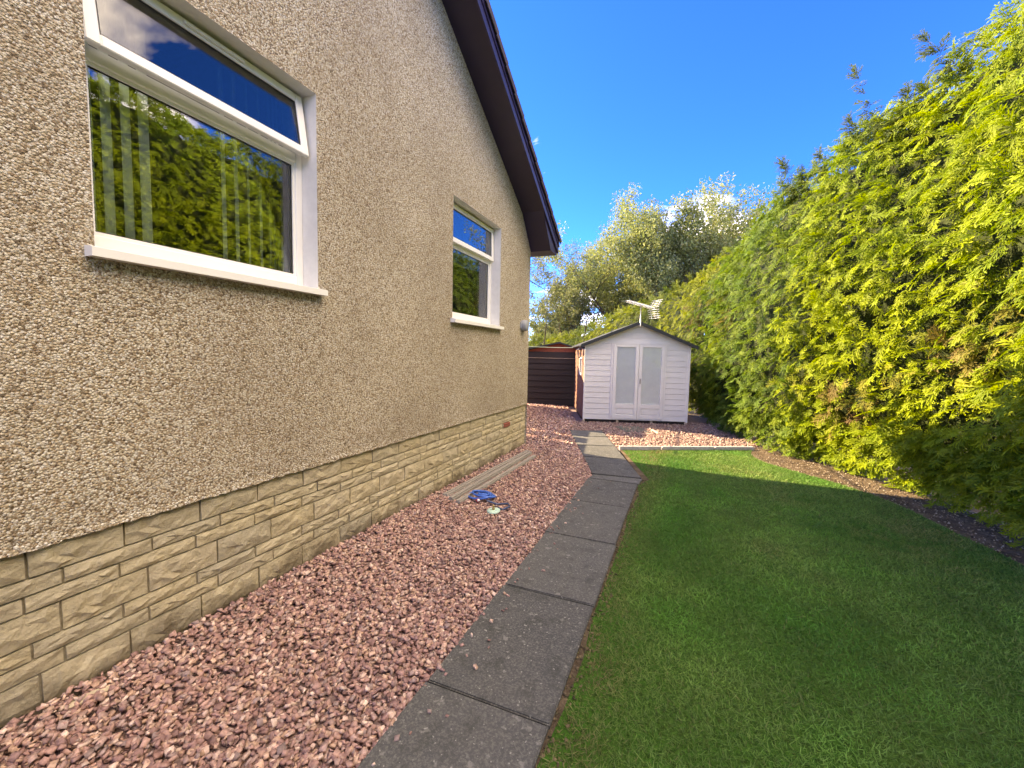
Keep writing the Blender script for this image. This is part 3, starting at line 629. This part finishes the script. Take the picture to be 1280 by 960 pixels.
# lantern on the corner
lp = shp(-.05, .16, 1.62); ln = empty('wall_lantern', lp, 'small black carriage lantern on the brown side of the summerhouse', 'lantern', SRZ)
MB().box((.03, -.03, -.06), (.06, .03, .14), None, .004).tube([(.045, 0, .1), (0, 0, .17), (-.05, 0, .16), (-.06, 0, .12)], .009, 6).build('bracket', BLACKM, ln, True)
MB().lathe([(.012, .12), (.06, .085), (.062, .078), (.02, .10)], 6, Matrix.Translation((-.06, 0, 0)), False).lathe([(.03, -.10), (.034, -.09), (.012, -.12)], 6, Matrix.Translation((-.06, 0, 0)), False).build('cap', BLACKM, ln, True)
cg = MB()
for k in range(6):
    a = k*math.pi/3; cg.tube([(-.06+.033*math.cos(a), .033*math.sin(a), -.095), (-.06+.057*math.cos(a), .057*math.sin(a), .08)], .004, 5)
cg.build('cage', BLACKM, ln, True)
MB().lathe([(.028, -.09), (.05, .075)], 6, Matrix.Translation((-.06, 0, 0)), False).build('glass', m_glass('lantern_glass', 1.2), ln, True)

# television aerial on the ridge
ap = shp(Wd/2-.0, -.19, 0); an = empty('tv_aerial', (ap.x, ap.y, ZR-.06), 'silver television aerial on a short mast at the summerhouse roof peak', 'aerial')
AZt = float(pix(802, 383.5, 1, ap.y)[2])
def apx(x, y): p = pix(x, y, 1, ap.y); return Vector((p[0], p[1], p[2]))
MB().tube([(ap.x, ap.y, ZR-.08), (ap.x, ap.y, AZt+.05)], .011, 8).build('mast', ALU, an)
b0 = Vector((ap.x-.27, ap.y-.34, AZt+.09)); b1 = Vector((ap.x+.28, ap.y+.31, AZt-.02)); bd = (b1-b0).normalized(); bs = bd.cross(Vector((0, 0, 1))).normalized(); bu = bs.cross(bd)
MB().tube([b0, b1], .008, 6).build('boom', ALU, an)
for k in range(12):
    p = b0+(b1-b0)*(.02+k*.072); e = MB(); e.tube([p-bs*.075+bu*.02, p+bs*.075+bu*.02], .0042, 5).tube([p-bs*.05-bu*.02, p+bs*.05-bu*.02], .0036, 5); e.build('director', ALU, an)
rf3 = MB(); c = b1-bd*.05
for sg in (-1, 1):
    for k in range(5):
        o = bu*sg*(.03+.045*k)+bd*(.022*k); rf3.tube([c+o-bs*.17, c+o+bs*.17], .0042, 5)
    for q in (-.1, .1): rf3.tube([c+bs*q+bu*sg*.01, c+bs*q+bu*sg*.22+bd*.1], .0042, 5)
rf3.build('reflector', ALU, an)

# step slab and stick in front of the doors
q = [gp(769, 533.5), gp(797, 533.5), gp(812, 540.5), gp(782, 540)]
tag(MB().prism([(p[0], p[1]) for p in q], -.03, .012).build('doorstep_slab', MATG), 'mossy dark slab on the gravel before the summerhouse doors', 'slab')
q0, q1 = gp(815, 538.5), gp(823, 543); MB().tube([(q0[0], q0[1], .015), (q1[0], q1[1], .02)], .016, 6)
tag(MB().box((0, -.02, 0), (float(np.hypot(*(q1-q0)[:2])), .02, .028), Matrix.Translation((q0[0], q0[1], .005)) @ Matrix.Rotation(math.atan2(q1[1]-q0[1], q1[0]-q0[0]), 4, 'Z'), .004).build('timber_offcut', PALEW), 'short pale timber offcut on gravel beside the doorstep slab', 'timber')

# lawn edging timbers
cuts = [(0, .305, 'longest left'), (.312, .70, ''), (.705, 1.0, '')]
labs = ['pale edging timber between gravel and lawn, butting the slab path', 'pale edging timber between gravel and lawn, middle of its row', 'pale edging timber between gravel and lawn, ending at the hedge border']
for (a, b, _), lb in zip(cuts, labs):
    P, Q = np.array(bl(ED0, ED1, a)), np.array(bl(ED0, ED1, b)); l = float(np.linalg.norm(Q-P))
    o = MB().box((0, -.028, -.04), (l-.006, .028, .058), Matrix.Translation((P[0], P[1], 0)) @ Matrix.Rotation(math.atan2(Q[1]-P[1], Q[0]-P[0])+random.uniform(-.008, .008), 4, 'Z'), .006).build('lawn_edging', CONC); tag(o, lb, 'edging', 'edging timbers at the far lawn edge')

# ------------------------------------------------------------------ garage behind
gr = empty('garage', (-3.4, 12.45, 0), 'low garage with black horizontal slatted door and red gable', 'garage', math.radians(14))
gw, gh, ga = 2.2, 1.66, 1.92; x0, x1 = -1.25, .62; am = -.16
gwl = MB().box((x0, .03, -.05), (x1+.3, 4.5, gh)).prism([(x0, gh), (x1+.3, gh), (am, ga)], -.06, -.03, Matrix.Rotation(math.pi/2, 4, 'X')).build('garage_walls', RED, gr, True)
gd = MB().box((x0+.06, .0, 0), (x1-.07, .028, gh)).build('garage_door', BLACKW, gr, True)
for k in range(9):
    z0 = .02+k*.182; MB().add([(x0+.06, -.028, z0+.012), (x1-.07, -.028, z0+.012), (x1-.07, -.008, z0+.176), (x0+.06, -.008, z0+.176), (x0+.06, .002, z0+.012), (x1-.07, .002, z0+.012), (x1-.07, .002, z0+.176), (x0+.06, .002, z0+.176)], [(0, 1, 2, 3), (0, 4, 5, 1), (3, 2, 6, 7), (1, 5, 6, 2), (0, 3, 7, 4)]).build('door_slat', BLACKW, gd, True)
MB().box((x0+.06, -.036, 1.462), (x1-.07, -.027, 1.474)).build('door_trim', PALEW, gd, True)
MB().box((x1-.068, -.05, -.03), (x1, .04, gh-.002)).build('door_post', PALEW, gr, True)
grf = MB()
for sg, xe in ((-1, x0-.12), (1, x1+.35)):
    zE_ = ga-(ga-gh)*abs(xe-am)/abs((x0 if sg < 0 else x1)-am)*.9
    grf.add([(am, -.12, ga+.005), (xe, -.12, zE_+.005), (xe, 4.6, zE_+.005), (am, 4.6, ga+.005), (am, -.12, ga+.05), (xe, -.12, zE_+.05), (xe, 4.6, zE_+.05), (am, 4.6, ga+.05)], HEX)
grf.build('garage_roof', FELT, gr, True)

# unseen fence added behind the house, height and gaps shaped to shade the gravel
fn = empty('shade_fence', (-4.5, 7.2, 0), 'unseen brown board fence added behind the house to cast shade', 'fence')
FX = -4.5
def top(y): return 1.92-.2*(y-6.7)/2.0 if y < 8.75 else 2.36
yy = 6.66
while yy < 11.7:
    w = .145
    if not (7.42 < yy < 7.55 or 8.05 < yy < 8.17): MB().box((FX, yy, 0), (FX+.02, yy+w-.004, top(yy)), None).build('board', BROWN, fn)
    yy += w
for z in (.4, 1.3): MB().box((FX-.05, 6.66, z), (FX-.001, 11.8, z+.08)).build('rail', BROWN, fn)

# ------------------------------------------------------------------ foliage
def frond(seed, nb, sub, droop=.35):
    """one flat conifer spray along +Y: tapered axis, side branchlets, little scale shoots; returns verts, tris, t (0 base, 1 tip)"""
    r = random.Random(seed); V = []; F = []; T = []
    def tri(a, b, c, ta, tb): n = len(V); V.extend([a, b, c]); F.append((n, n+1, n+2)); T.extend([ta, ta, tb])
    def P(x, y, z=0): return np.array([x, y, z-droop*(y*y)-.35*droop*x*x])
    def blade(p, d, l, w, t0, t1):
        d = np.array(d); s = np.array([-d[1], d[0]]); m = np.array(p)+d*l*.45; e = np.array(p)+d*l
        zt = r.uniform(-.03, .03); a = P(*p); b = P(*(m+s*w), zt); c = P(*(m-s*w), -zt); q = P(*e, zt)
        n = len(V); V.extend([a, b, q, c]); F.extend([(n, n+1, n+2), (n, n+2, n+3)]); T.extend([t0, (t0+t1)/2, t1, (t0+t1)/2])
    tri(P(-.018, 0), P(.018, 0), P(0, .6), 0, .5)
    for k in range(nb):
        u = .12+.86*k/(nb-1)
        for sgn in (-1, 1):
            a = math.radians(r.uniform(32, 58)*(1-.45*u)); l = (.17+.33*math.sin(math.pi*min(1, u*.62+.22)))*(1-.2*u)*r.uniform(.75, 1.2)
            p = np.array([0, u*.92+r.uniform(-.02, .02)]); d = np.array([sgn*math.sin(a), math.cos(a)])
            blade(p, d, l, .029+.011*r.random(), .25+.4*u, .6+.4*u)
            for j in range(sub):
                q = p+d*l*(.3+.5*j/max(1, sub-1)); s2 = sgn if j % 2 else -sgn; a2 = a*sgn+s2*.75; blade(q, (math.sin(a2), math.cos(a2)), l*.42*r.uniform(.7, 1.2), .025, .35+.4*u, .7+.3*u)
    return np.array(V), np.array(F), np.array(T)
FR_N = [frond(k, 7, 2, r_) for k, r_ in enumerate((.25, .4, .5, .3, .45, .6))]
FR_F = [frond(20+k, 5, 1, .4) for k in range(4)]
def place(fr, base, d, up, s, tipc, basec):
    """put frond copies: base, direction, frond normal, scale; colours per copy"""
    out_ = []; k = rng.integers(0, len(fr), len(base))
    d = d/np.linalg.norm(d, axis=1, keepdims=True); up = up-d*(up*d).sum(1, keepdims=True); up /= np.linalg.norm(up, axis=1, keepdims=True)+1e-9; sd_ = np.cross(d, up)
    for j, (V, F, T) in enumerate(fr):
        m = np.where(k == j)[0]
        if not len(m): continue
        P = base[m][:, None]+s[m][:, None, None]*(V[None, :, 0:1]*sd_[m][:, None]+V[None, :, 1:2]*d[m][:, None]+V[None, :, 2:3]*up[m][:, None])
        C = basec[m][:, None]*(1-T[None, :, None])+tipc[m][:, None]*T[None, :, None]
        n = len(V); FF = (F[None]+n*np.arange(len(m))[:, None, None]).reshape(-1, 3)
        out_.append((P.reshape(-1, 3), FF, C.reshape(-1, 3)))
    return merge(out_)

HP = [(2.9, -9, 5.4), (2.98, -3.2, 5.7), (2.95, 0, 5.6), (2.90, 2.5, 5.5), (2.85, 4.0, 5.75), (2.78, 4.9, 5.75), (2.66, 5.6, 5.65), (2.42, 6.4, 5.4), (1.82, 7.4, 5.05), (1.24, 8.6, 4.9), (.82, 9.9, 4.65), (.62, 11.2, 4.5), (.40, 12.6, 4.4), (-.3, 13.7, 3.95), (-1.6, 14.7, 3.5), (-3.2, 15.9, 3.0), (-5.4, 17.6, 2.4), (-9, 20.5, 2.2)]
HS = smooth_poly(HP, 12); HXY = HS[:, :2]; HT = HS[:, 2]
seg = np.linalg.norm(np.diff(HXY, axis=0), axis=1); HL = np.concatenate([[0], np.cumsum(seg)])
tan = np.gradient(HXY, axis=0); tan /= np.linalg.norm(tan, axis=1, keepdims=True); HN = np.stack([-tan[:, 1], tan[:, 0]], 1)
def hed(s, v):                              # s metres along, v 0..1 up the face, 1..1.35 over the top
    x = np.interp(s, HL, HXY[:, 0]); y = np.interp(s, HL, HXY[:, 1]); t = np.interp(s, HL, HT); nx = np.interp(s, HL, HN[:, 0]); ny = np.interp(s, HL, HN[:, 1])
    z = np.where(v <= 1, .08+v*(t-.08), t+.18*np.sin((v-1)/.35*np.pi*.8))
    vv = np.minimum(v, 1); off = .12*np.exp(-vv*t/.35)-.14*np.sin(np.pi*np.clip(vv*1.15, 0, 1))+.75*np.clip(vv-.45, 0, 1)**2/.3+np.maximum(v-1, 0)/.35*1.2
    nz_ = (fbm(s*.9, z*.75, 61)-.5)*.55+(fbm(s*2.3+4, z*2.0, 64)-.5)*.3
    off = off-nz_
    z = z+(fbm(s*1.3, s*0+1.5, 77)-.5)*.55*np.clip(vv*1.3-.3, 0, 1)
    return np.stack([x-nx*off, y-ny*off, z], 1), np.stack([nx, ny, 0*nx], 1)
def s_at_y(y): return float(HL[np.argmin(np.abs(HXY[:, 1]-y)+(np.abs(HXY[:, 0]) > 50)*0)])
BROWNS = [(gp(1070, 612), 1.15, .42), (gp(1035, 600), 1.0, .3)]
def hedge(name, s0, s1, dens, fr, size, tip, basec, label, gold, brown=(), seed=0, ntr=4, zmin=.0, extra=None):
    global rng
    area = (s1-s0)*4.6*1.25; n = int(area*dens); s = rng.uniform(s0, s1, n); v = np.where(rng.random(n) < .13, rng.uniform(0, .13, n), rng.uniform(0.005, 1.35, n)); kp = rng.random(n) < np.where(np.interp(s, HL, HXY[:, 1]) < 2.6, .2, 1)*np.where(v > 1.12, .6, 1); s, v = s[kp], v[kp]; n = len(s)
    P, N = hed(s, v); dep = rng.random(n)**1.6*.30
    P = P-N*dep[:, None]
    topk = np.clip((v-.9)/.3, 0, 1)[:, None]
    d = N*(.9-.7*topk)+np.array([0, 0, 1.])*((-.22+rng.normal(0, .34, n))[:, None]+1.0*topk)+rng.normal(0, .46, (n, 3))
    up = np.array([0, 0, 1.])*.75+N*.75+rng.normal(0, .36, (n, 3))
    sc = size*rng.uniform(.65, 1.35, n)
    f = fbm(s*.8+seed, P[:, 2]*.8, 90+seed); f2 = rng.random(n)
    g = np.clip(gold(s, P[:, 2])+(f-.5)*1.1+(f2-.5)*.5, 0, 1)[:, None]
    tc_ = np.array(tip[0])*(1-g)+np.array(tip[1])*g; bc_ = np.array(basec[0])*(1-g)+np.array(basec[1])*g
    for (bs_, bz, rs, rz_, st) in brown:
        w = np.clip(1.35-np.sqrt(((s-bs_)/rs)**2+((P[:, 2]-bz)/rz_)**2)+(f2-.5)*1.1, 0, 1)[:, None]*st
        w = w*(rng.random(n) < .8)[:, None]; bc = np.array([.24, .135, .065]); tc_ = tc_*(1-w)+bc*w; bc_ = bc_*(1-w)+bc*.6*w
    k = rng.uniform(.8, 1.15, (n, 1))*(1-.35*dep[:, None]/.30*0); tc_ = tc_*k; bc_ = bc_*k
    L = [place(fr, P, d, up, sc, tc_, bc_)]
    if extra is not None: L.append(extra())
    V, F, C = merge(L)
    m = V[:, 2] < .015; V[m, 2] = .015
    base = hed(np.array([(s0+s1)/2]), np.array([0.]))[0][0]
    root = empty(name, (float(base[0]), float(base[1]), 0), label, 'hedge')
    tag(put('foliage', np_mesh('foliage', V, F, C), FOL, root), kind='stuff')
    # dark twiggy inside, and stems to the ground
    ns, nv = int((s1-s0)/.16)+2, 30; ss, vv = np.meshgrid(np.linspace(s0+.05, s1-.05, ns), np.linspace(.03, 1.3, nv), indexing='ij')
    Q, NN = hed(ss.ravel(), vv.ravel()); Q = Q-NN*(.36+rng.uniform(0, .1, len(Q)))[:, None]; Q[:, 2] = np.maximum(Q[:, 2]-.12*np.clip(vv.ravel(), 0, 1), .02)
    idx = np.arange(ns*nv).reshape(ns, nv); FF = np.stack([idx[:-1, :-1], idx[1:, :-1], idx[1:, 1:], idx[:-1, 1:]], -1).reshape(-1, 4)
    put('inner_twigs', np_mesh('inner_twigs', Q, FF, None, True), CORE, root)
    for q in np.linspace(s0+.35, s1-.35, ntr):
        p, nn = hed(np.array([q]), np.array([.02])); p = p[0]-nn[0]*.12; t = MB(); t.tube([(p[0], p[1], -.05), (p[0]-nn[0][0]*.05+.02, p[1], .5), (p[0]-nn[0][0]*.35, p[1]+.05, 1.6), (p[0]-nn[0][0]*.55, p[1], 3.0)], [.05, .042, .035, .02], 7); t.build('trunk', BARK, root)
    return root
def leader(points, hts, wid, cnt, tip, basec, size=.26):
    """wispy leading shoots above the hedge top"""
    def fcn():
        B, D, U, Sx, TC, BC = [], [], [], [], [], []
        for (p, h) in zip(points, hts):
            ln_ = np.array([rng.normal(-.15, .2), rng.normal(0, .2), 1.0]); 
            for k in range(cnt):
                t = rng.random()**.8; a = rng.uniform(0, 6.283); B.append(np.array(p)+ln_*h*t); D.append([math.cos(a)*wid*(1.2-t)-.3, math.sin(a)*wid*(1.2-t), -.05+.7*t*t+rng.normal(0, .3)]); U.append([rng.normal(0, .4), rng.normal(0, .4), 1]); Sx.append(size*(1.15-.6*t)*rng.uniform(.7, 1.2)); q = rng.uniform(.75, 1.2); TC.append(np.array(tip)*q); BC.append(np.array(basec)*q)
        return place(FR_F, np.array(B), np.array(D), np.array(U), np.array(Sx), np.array(TC), np.array(BC))
    return fcn
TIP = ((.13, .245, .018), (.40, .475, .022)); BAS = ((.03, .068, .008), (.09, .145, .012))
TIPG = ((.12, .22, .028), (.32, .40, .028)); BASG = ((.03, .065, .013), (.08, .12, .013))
sA, sB = s_at_y(7.75), s_at_y(12.7)
def along(px, py, zt):                      # top-of-hedge point for a column of the photograph
    best = None
    for s in np.linspace(0, HL[-1], 900):
        P, N = hed(np.array([s]), np.array([1.0])); p = P[0]; c = RM.T @ (p-np.array([0, 0, CH]))
        if c[2] > -1: continue
        x = 640-520*c[0]/c[2]
        if best is None or abs(x-px) < best[0]: best = (abs(x-px), p, c)
    p, c = best[1], best[2]; return p, s
def sface(px, py):                          # (s, z) on the face seen at a pixel
    best = None; d = ray(px, py)
    for s in np.linspace(0, HL[-1], 500):
        x = np.interp(s, HL, HXY[:, 0]); y = np.interp(s, HL, HXY[:, 1]); 
        if y < .5: continue
        k = y/d[1]; e = abs(d[0]*k-x)
        if best is None or e < best[0]: best = (e, s, CH+d[2]*k)
    return best[1], best[2]
br = [(*sface(1065, 505), .30, .32, .95), (*sface(1185, 440), .30, .22, .8), (*sface(1262, 395), .2, .3, .6), (*sface(1000, 470), .25, .2, .4), (*sface(1120, 470), .3, .15, .5)]
lead1 = [along(x, 0, 0)[0]-np.array([0, 0, .4]) for x in (1118, 1128, 1082, 1150, 1205, 1040, 1004, 1012)]
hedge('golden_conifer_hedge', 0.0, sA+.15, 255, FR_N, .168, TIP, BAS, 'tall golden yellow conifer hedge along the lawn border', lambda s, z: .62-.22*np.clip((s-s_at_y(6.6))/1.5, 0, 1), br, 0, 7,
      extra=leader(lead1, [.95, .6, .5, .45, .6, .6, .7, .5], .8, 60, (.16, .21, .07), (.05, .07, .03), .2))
br2 = [(*sface(872, 405), .5, .42, .95), (*sface(905, 400), .4, .25, .6), (*sface(890, 372), .35, .2, .5)]
lead2 = [along(x, 0, 0)[0]-np.array([0, 0, .35]) for x in (985, 940, 925)]
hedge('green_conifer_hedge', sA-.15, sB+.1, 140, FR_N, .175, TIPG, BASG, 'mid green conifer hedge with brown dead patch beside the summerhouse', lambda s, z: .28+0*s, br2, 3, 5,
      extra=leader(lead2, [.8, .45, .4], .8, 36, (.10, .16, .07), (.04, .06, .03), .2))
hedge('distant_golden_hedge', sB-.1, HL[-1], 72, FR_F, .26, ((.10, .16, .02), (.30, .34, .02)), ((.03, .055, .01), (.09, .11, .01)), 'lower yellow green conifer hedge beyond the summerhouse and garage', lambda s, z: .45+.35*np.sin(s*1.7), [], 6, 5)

def broad_tree(name, base, height, spread, nleaf, leafsize, pal, label, seed, lean=(0, 0), trunk_r=.16, open_=.3, zlow=.25):
    r = random.Random(seed); g = np.random.default_rng(seed); b = Vector(base); br_ = MB(); tips = []
    root = empty(name, base, label, 'tree')
    def limb(p, d, l, rad, lev):
        pts = [p]; rs = [rad]; n = 4
        for k in range(n):
            d = (d+Vector((r.gauss(0, .16), r.gauss(0, .16), r.gauss(.06, .1)))).normalized(); p = p+d*l/n; pts.append(p); rs.append(max(rad*(1-.7*(k+1)/n), .004))
            if lev >= 2: tips.append((p, d))
        br_.tube(pts, rs, 6 if lev < 2 else 4, False)
        if lev < 4:
            for k in range(5 if lev < 2 else 4 if lev == 2 else 3):
                i = r.randint(1, n); q = pts[i]; a = r.uniform(0, 6.283); sp_ = r.uniform(.45, .95)*spread
                nd_ = (d*1.0+Vector((math.cos(a)*sp_, math.sin(a)*sp_, r.uniform(-.1, .45)))).normalized(); limb(q, nd_, l*r.uniform(.5, .74), rs[i]*.7, lev+1)
    tr = MB(); h0 = height*zlow; tp = b+Vector((lean[0]*.3, lean[1]*.3, h0)); tr.tube([b-Vector((0, 0, .1)), (b+tp)/2+Vector((.05, .03, 0)), tp], [trunk_r*1.25, trunk_r, trunk_r*.85], 9); tr.build('trunk', BARK, root)
    for k in range(6):
        a = k*1.047+r.uniform(-.3, .3); limb(tp-Vector((0, 0, r.uniform(0, h0*.3))), Vector((math.cos(a)*.55*spread+lean[0]*.1, math.sin(a)*.55*spread+lean[1]*.1, 1)).normalized(), height*.40*r.uniform(.8, 1.15), trunk_r*.5, 1)
    br_.build('branches', BARK, root)
    T = np.array([t[0] for t in tips]); k = g.integers(0, len(T), nleaf); P = T[k]+np.clip(g.normal(0, 1, (nleaf, 3)), -1.5, 1.5)*.10*height/5; P = P[P[:, 2] > .4]; n = len(P)
    d = g.normal(0, 1, (n, 3)); d[:, 2] -= .3; d /= np.linalg.norm(d, axis=1, keepdims=True); u = np.cross(d, g.normal(0, 1, (n, 3))); u /= np.linalg.norm(u, axis=1, keepdims=True)
    l = leafsize*g.uniform(.6, 1.3, n)[:, None]; V = np.stack([P, P+d*l*.5+u*l*.24, P+d*l, P+d*l*.5-u*l*.24], 1)
    pal = np.array(pal); C = pal[g.integers(0, len(pal), n)]*g.uniform(.75, 1.2, (n, 1)); F = np.arange(4*n).reshape(-1, 4)
    tag(put('crown', np_mesh('crown', V.reshape(-1, 3), F, np.repeat(C, 4, 0)), LEAF, root), kind='stuff'); return root
def at(px, dist):                            # ground point in a column of the photograph at a given distance
    d = ray(px, 446); k = dist/math.hypot(d[0], d[1]); return (float(d[0]*k), float(d[1]*k), 0)
OLIVE = [(.23, .275, .115), (.29, .33, .16), (.20, .25, .095), (.36, .385, .22), (.27, .305, .135)]
PALE = [(.15, .18, .09), (.2, .225, .13), (.12, .15, .07), (.26, .27, .17)]
broad_tree('willow_tree', at(840, 20), 9.4, 1.25, 66000, .115, OLIVE, 'large olive green broadleaf tree rising behind the conifer hedge', 4, trunk_r=.2)
broad_tree('garden_tree', at(775, 22), 8.6, 1.25, 56000, .115, OLIVE, 'rounded olive tree behind the hedge, lower than the largest tree', 9)
broad_tree('garden_tree', at(906, 21), 9.6, 1.25, 46000, .115, OLIVE, 'olive green tree rising close behind the green conifer hedge', 31, trunk_r=.16)
broad_tree('garden_tree', at(724, 24), 7.4, 1.3, 44000, .115, PALE, 'grey green tree with sparse spreading twigs beyond the garage', 17, trunk_r=.14)
broad_tree('garden_tree', at(686, 26), 5.0, 1.25, 22000, .115, OLIVE, 'small bushy tree low behind the garage roof', 23, trunk_r=.1)

# wires
w0 = np.array([XW-.1, YB, 0]); a = pix(661, 350, 1, 7.2); b = pix(690, 366, 1, 30)
tag(MB().tube([tuple(a+(a-b)*.02), tuple(a), tuple(a*.5+b*.5-np.array([0, 0, .05])), tuple(b)], .012, 5).build('overhead_wire', WIRE), 'thin dark overhead wire running from the house towards the trees', 'wire')
a = pix(655, 433.0, 1, 7.5); b = pix(716, 434.6, 1, 11.3)
tag(MB().tube([tuple(a), tuple(a*.5+b*.5-np.array([0, 0, .01])), tuple(b)], .010, 5).build('washing_line', LINEW), 'pale line stretched from the house corner to the summerhouse eaves', 'line')

# ------------------------------------------------------------------ things lying on the gravel
def bar(n0, n1, z, w, h, prof):
    P, Q = np.array(n0), np.array(n1); l = float(np.linalg.norm(Q[:2]-P[:2])); M = Matrix.Translation((P[0], P[1], z)) @ Matrix.Rotation(math.atan2(Q[1]-P[1], Q[0]-P[0]), 4, 'Z')
    m = MB(); m.box((0, -w/2, 0), (l, w/2, h*.72), M, .003)
    for k in range(prof): c = -w/2+w*(k+.5)/prof; m.box((.001, c-w/prof*.36, h*.70), (l-.001, c+w/prof*.36, h), M, .003)
    return m
g1 = 'grey timbers lying by the stone base'
tag(bar(gp(556, 624), gp(660, 567), .008, .075, .05, 2).build('timber_batten', GREYW), 'weathered grey grooved batten lying against the stone base', 'timber', g1)
tag(bar(gp(563, 629), gp(663, 569.5), .008, .06, .058, 1).build('timber_batten', GREYW), 'weathered grey batten between two others by the stone base', 'timber', g1)
tag(bar(gp(572, 631), gp(668, 572.5), .008, .055, .042, 1).build('timber_batten', GREYW), 'weathered grey batten lying outermost on the gravel by the wall', 'timber', g1)
# blue hose
hs = gp(603, 626); hose = empty('garden_hose', (hs[0], hs[1], 0), 'tangled blue garden hose on the gravel beside grey battens', 'hose')
pts = []
for k in range(70):
    t = k/69; a = t*6.283*4.2; rr = .06+.035*math.sin(t*9)+.02*math.sin(t*31); pts.append((hs[0]-.02+rr*1.5*math.cos(a)+.02*math.sin(t*23), hs[1]+.03+rr*math.sin(a), .03+.045*abs(math.sin(t*11))))
MB().tube(pts, .011, 7).build('coil', BLUE, hose)
c0 = gp(609, 630); c1 = gp(618, 636); c2 = gp(633, 634); c3 = gp(628, 640)
MB().tube([(c0[0], c0[1], .035), (c1[0], c1[1]+.06, .028), (c2[0], c2[1]+.04, .024), (c2[0]+.05, c2[1]-.03, .024), (c3[0], c3[1], .024), (c1[0]+.05, c1[1]-.02, .028)], .010, 7).build('loose_end', NAVY, hose)
cp = gp(597, 628); cap_ = empty('hose_connector', (cp[0], cp[1], .02), 'small red and white hose connector beside the blue hose', 'connector', .6)
MB().lathe([(.018, 0), (.02, .03), (.016, .05)], 12, Matrix.Rotation(1.2, 4, 'X')).build('collar', REDP, cap_, True)
MB().lathe([(.012, .05), (.014, .06), (.013, .085)], 12, Matrix.Rotation(1.2, 4, 'X')).build('spout', WHITE, cap_, True)
sp = gp(617, 641); spr = empty('sprinkler', (sp[0], sp[1], .012), 'pale mint green round disc with brass fitting lying on gravel', 'sprinkler')
Ms = Matrix.Rotation(math.radians(6), 4, 'X')
MB().lathe([(.058, 0), (.066, .006), (.066, .014), (.055, .020), (.012, .024)], 28, Ms).build('disc', MINT, spr, True)
MB().lathe([(.014, .022), (.014, .04), (.009, .044), (.008, .062), (.012, .066), (.004, .072)], 12, Ms).build('spindle', BRASS, spr, True)
# flat pale stone at the wall foot and a red leaf
ps = gp(108, 874); me = bpy.data.meshes.new('flat_stone'); bm = bmesh.new(); bmesh.ops.create_icosphere(bm, subdivisions=2, radius=1)
for v in bm.verts: v.co = Vector((v.co.x*.022*(1+.3*random.random()), v.co.y*.075*(1+.25*random.random()), v.co.z*.012))
bm.to_mesh(me); bm.free(); o = put('flat_stone', me, simple('pale_sandstone', (.55, .46, .33), .9, .2, 30, .003)); o.location = (ps[0]+.03, ps[1], .025); o.rotation_euler = (0, .1, -.25); tag(o, 'flat pale stone chip lying at the foot of the stone base', 'stone')
pl = gp(609, 686); o = MB().add([(0, 0, 0), (.022, .008, .006), (.045, 0, .004), (.022, -.012, .009)], [(0, 1, 2, 3)]).build('fallen_leaf', REDP); o.location = (pl[0], pl[1], .03); tag(o, 'small crimson leaf lying on the pink gravel', 'leaf')
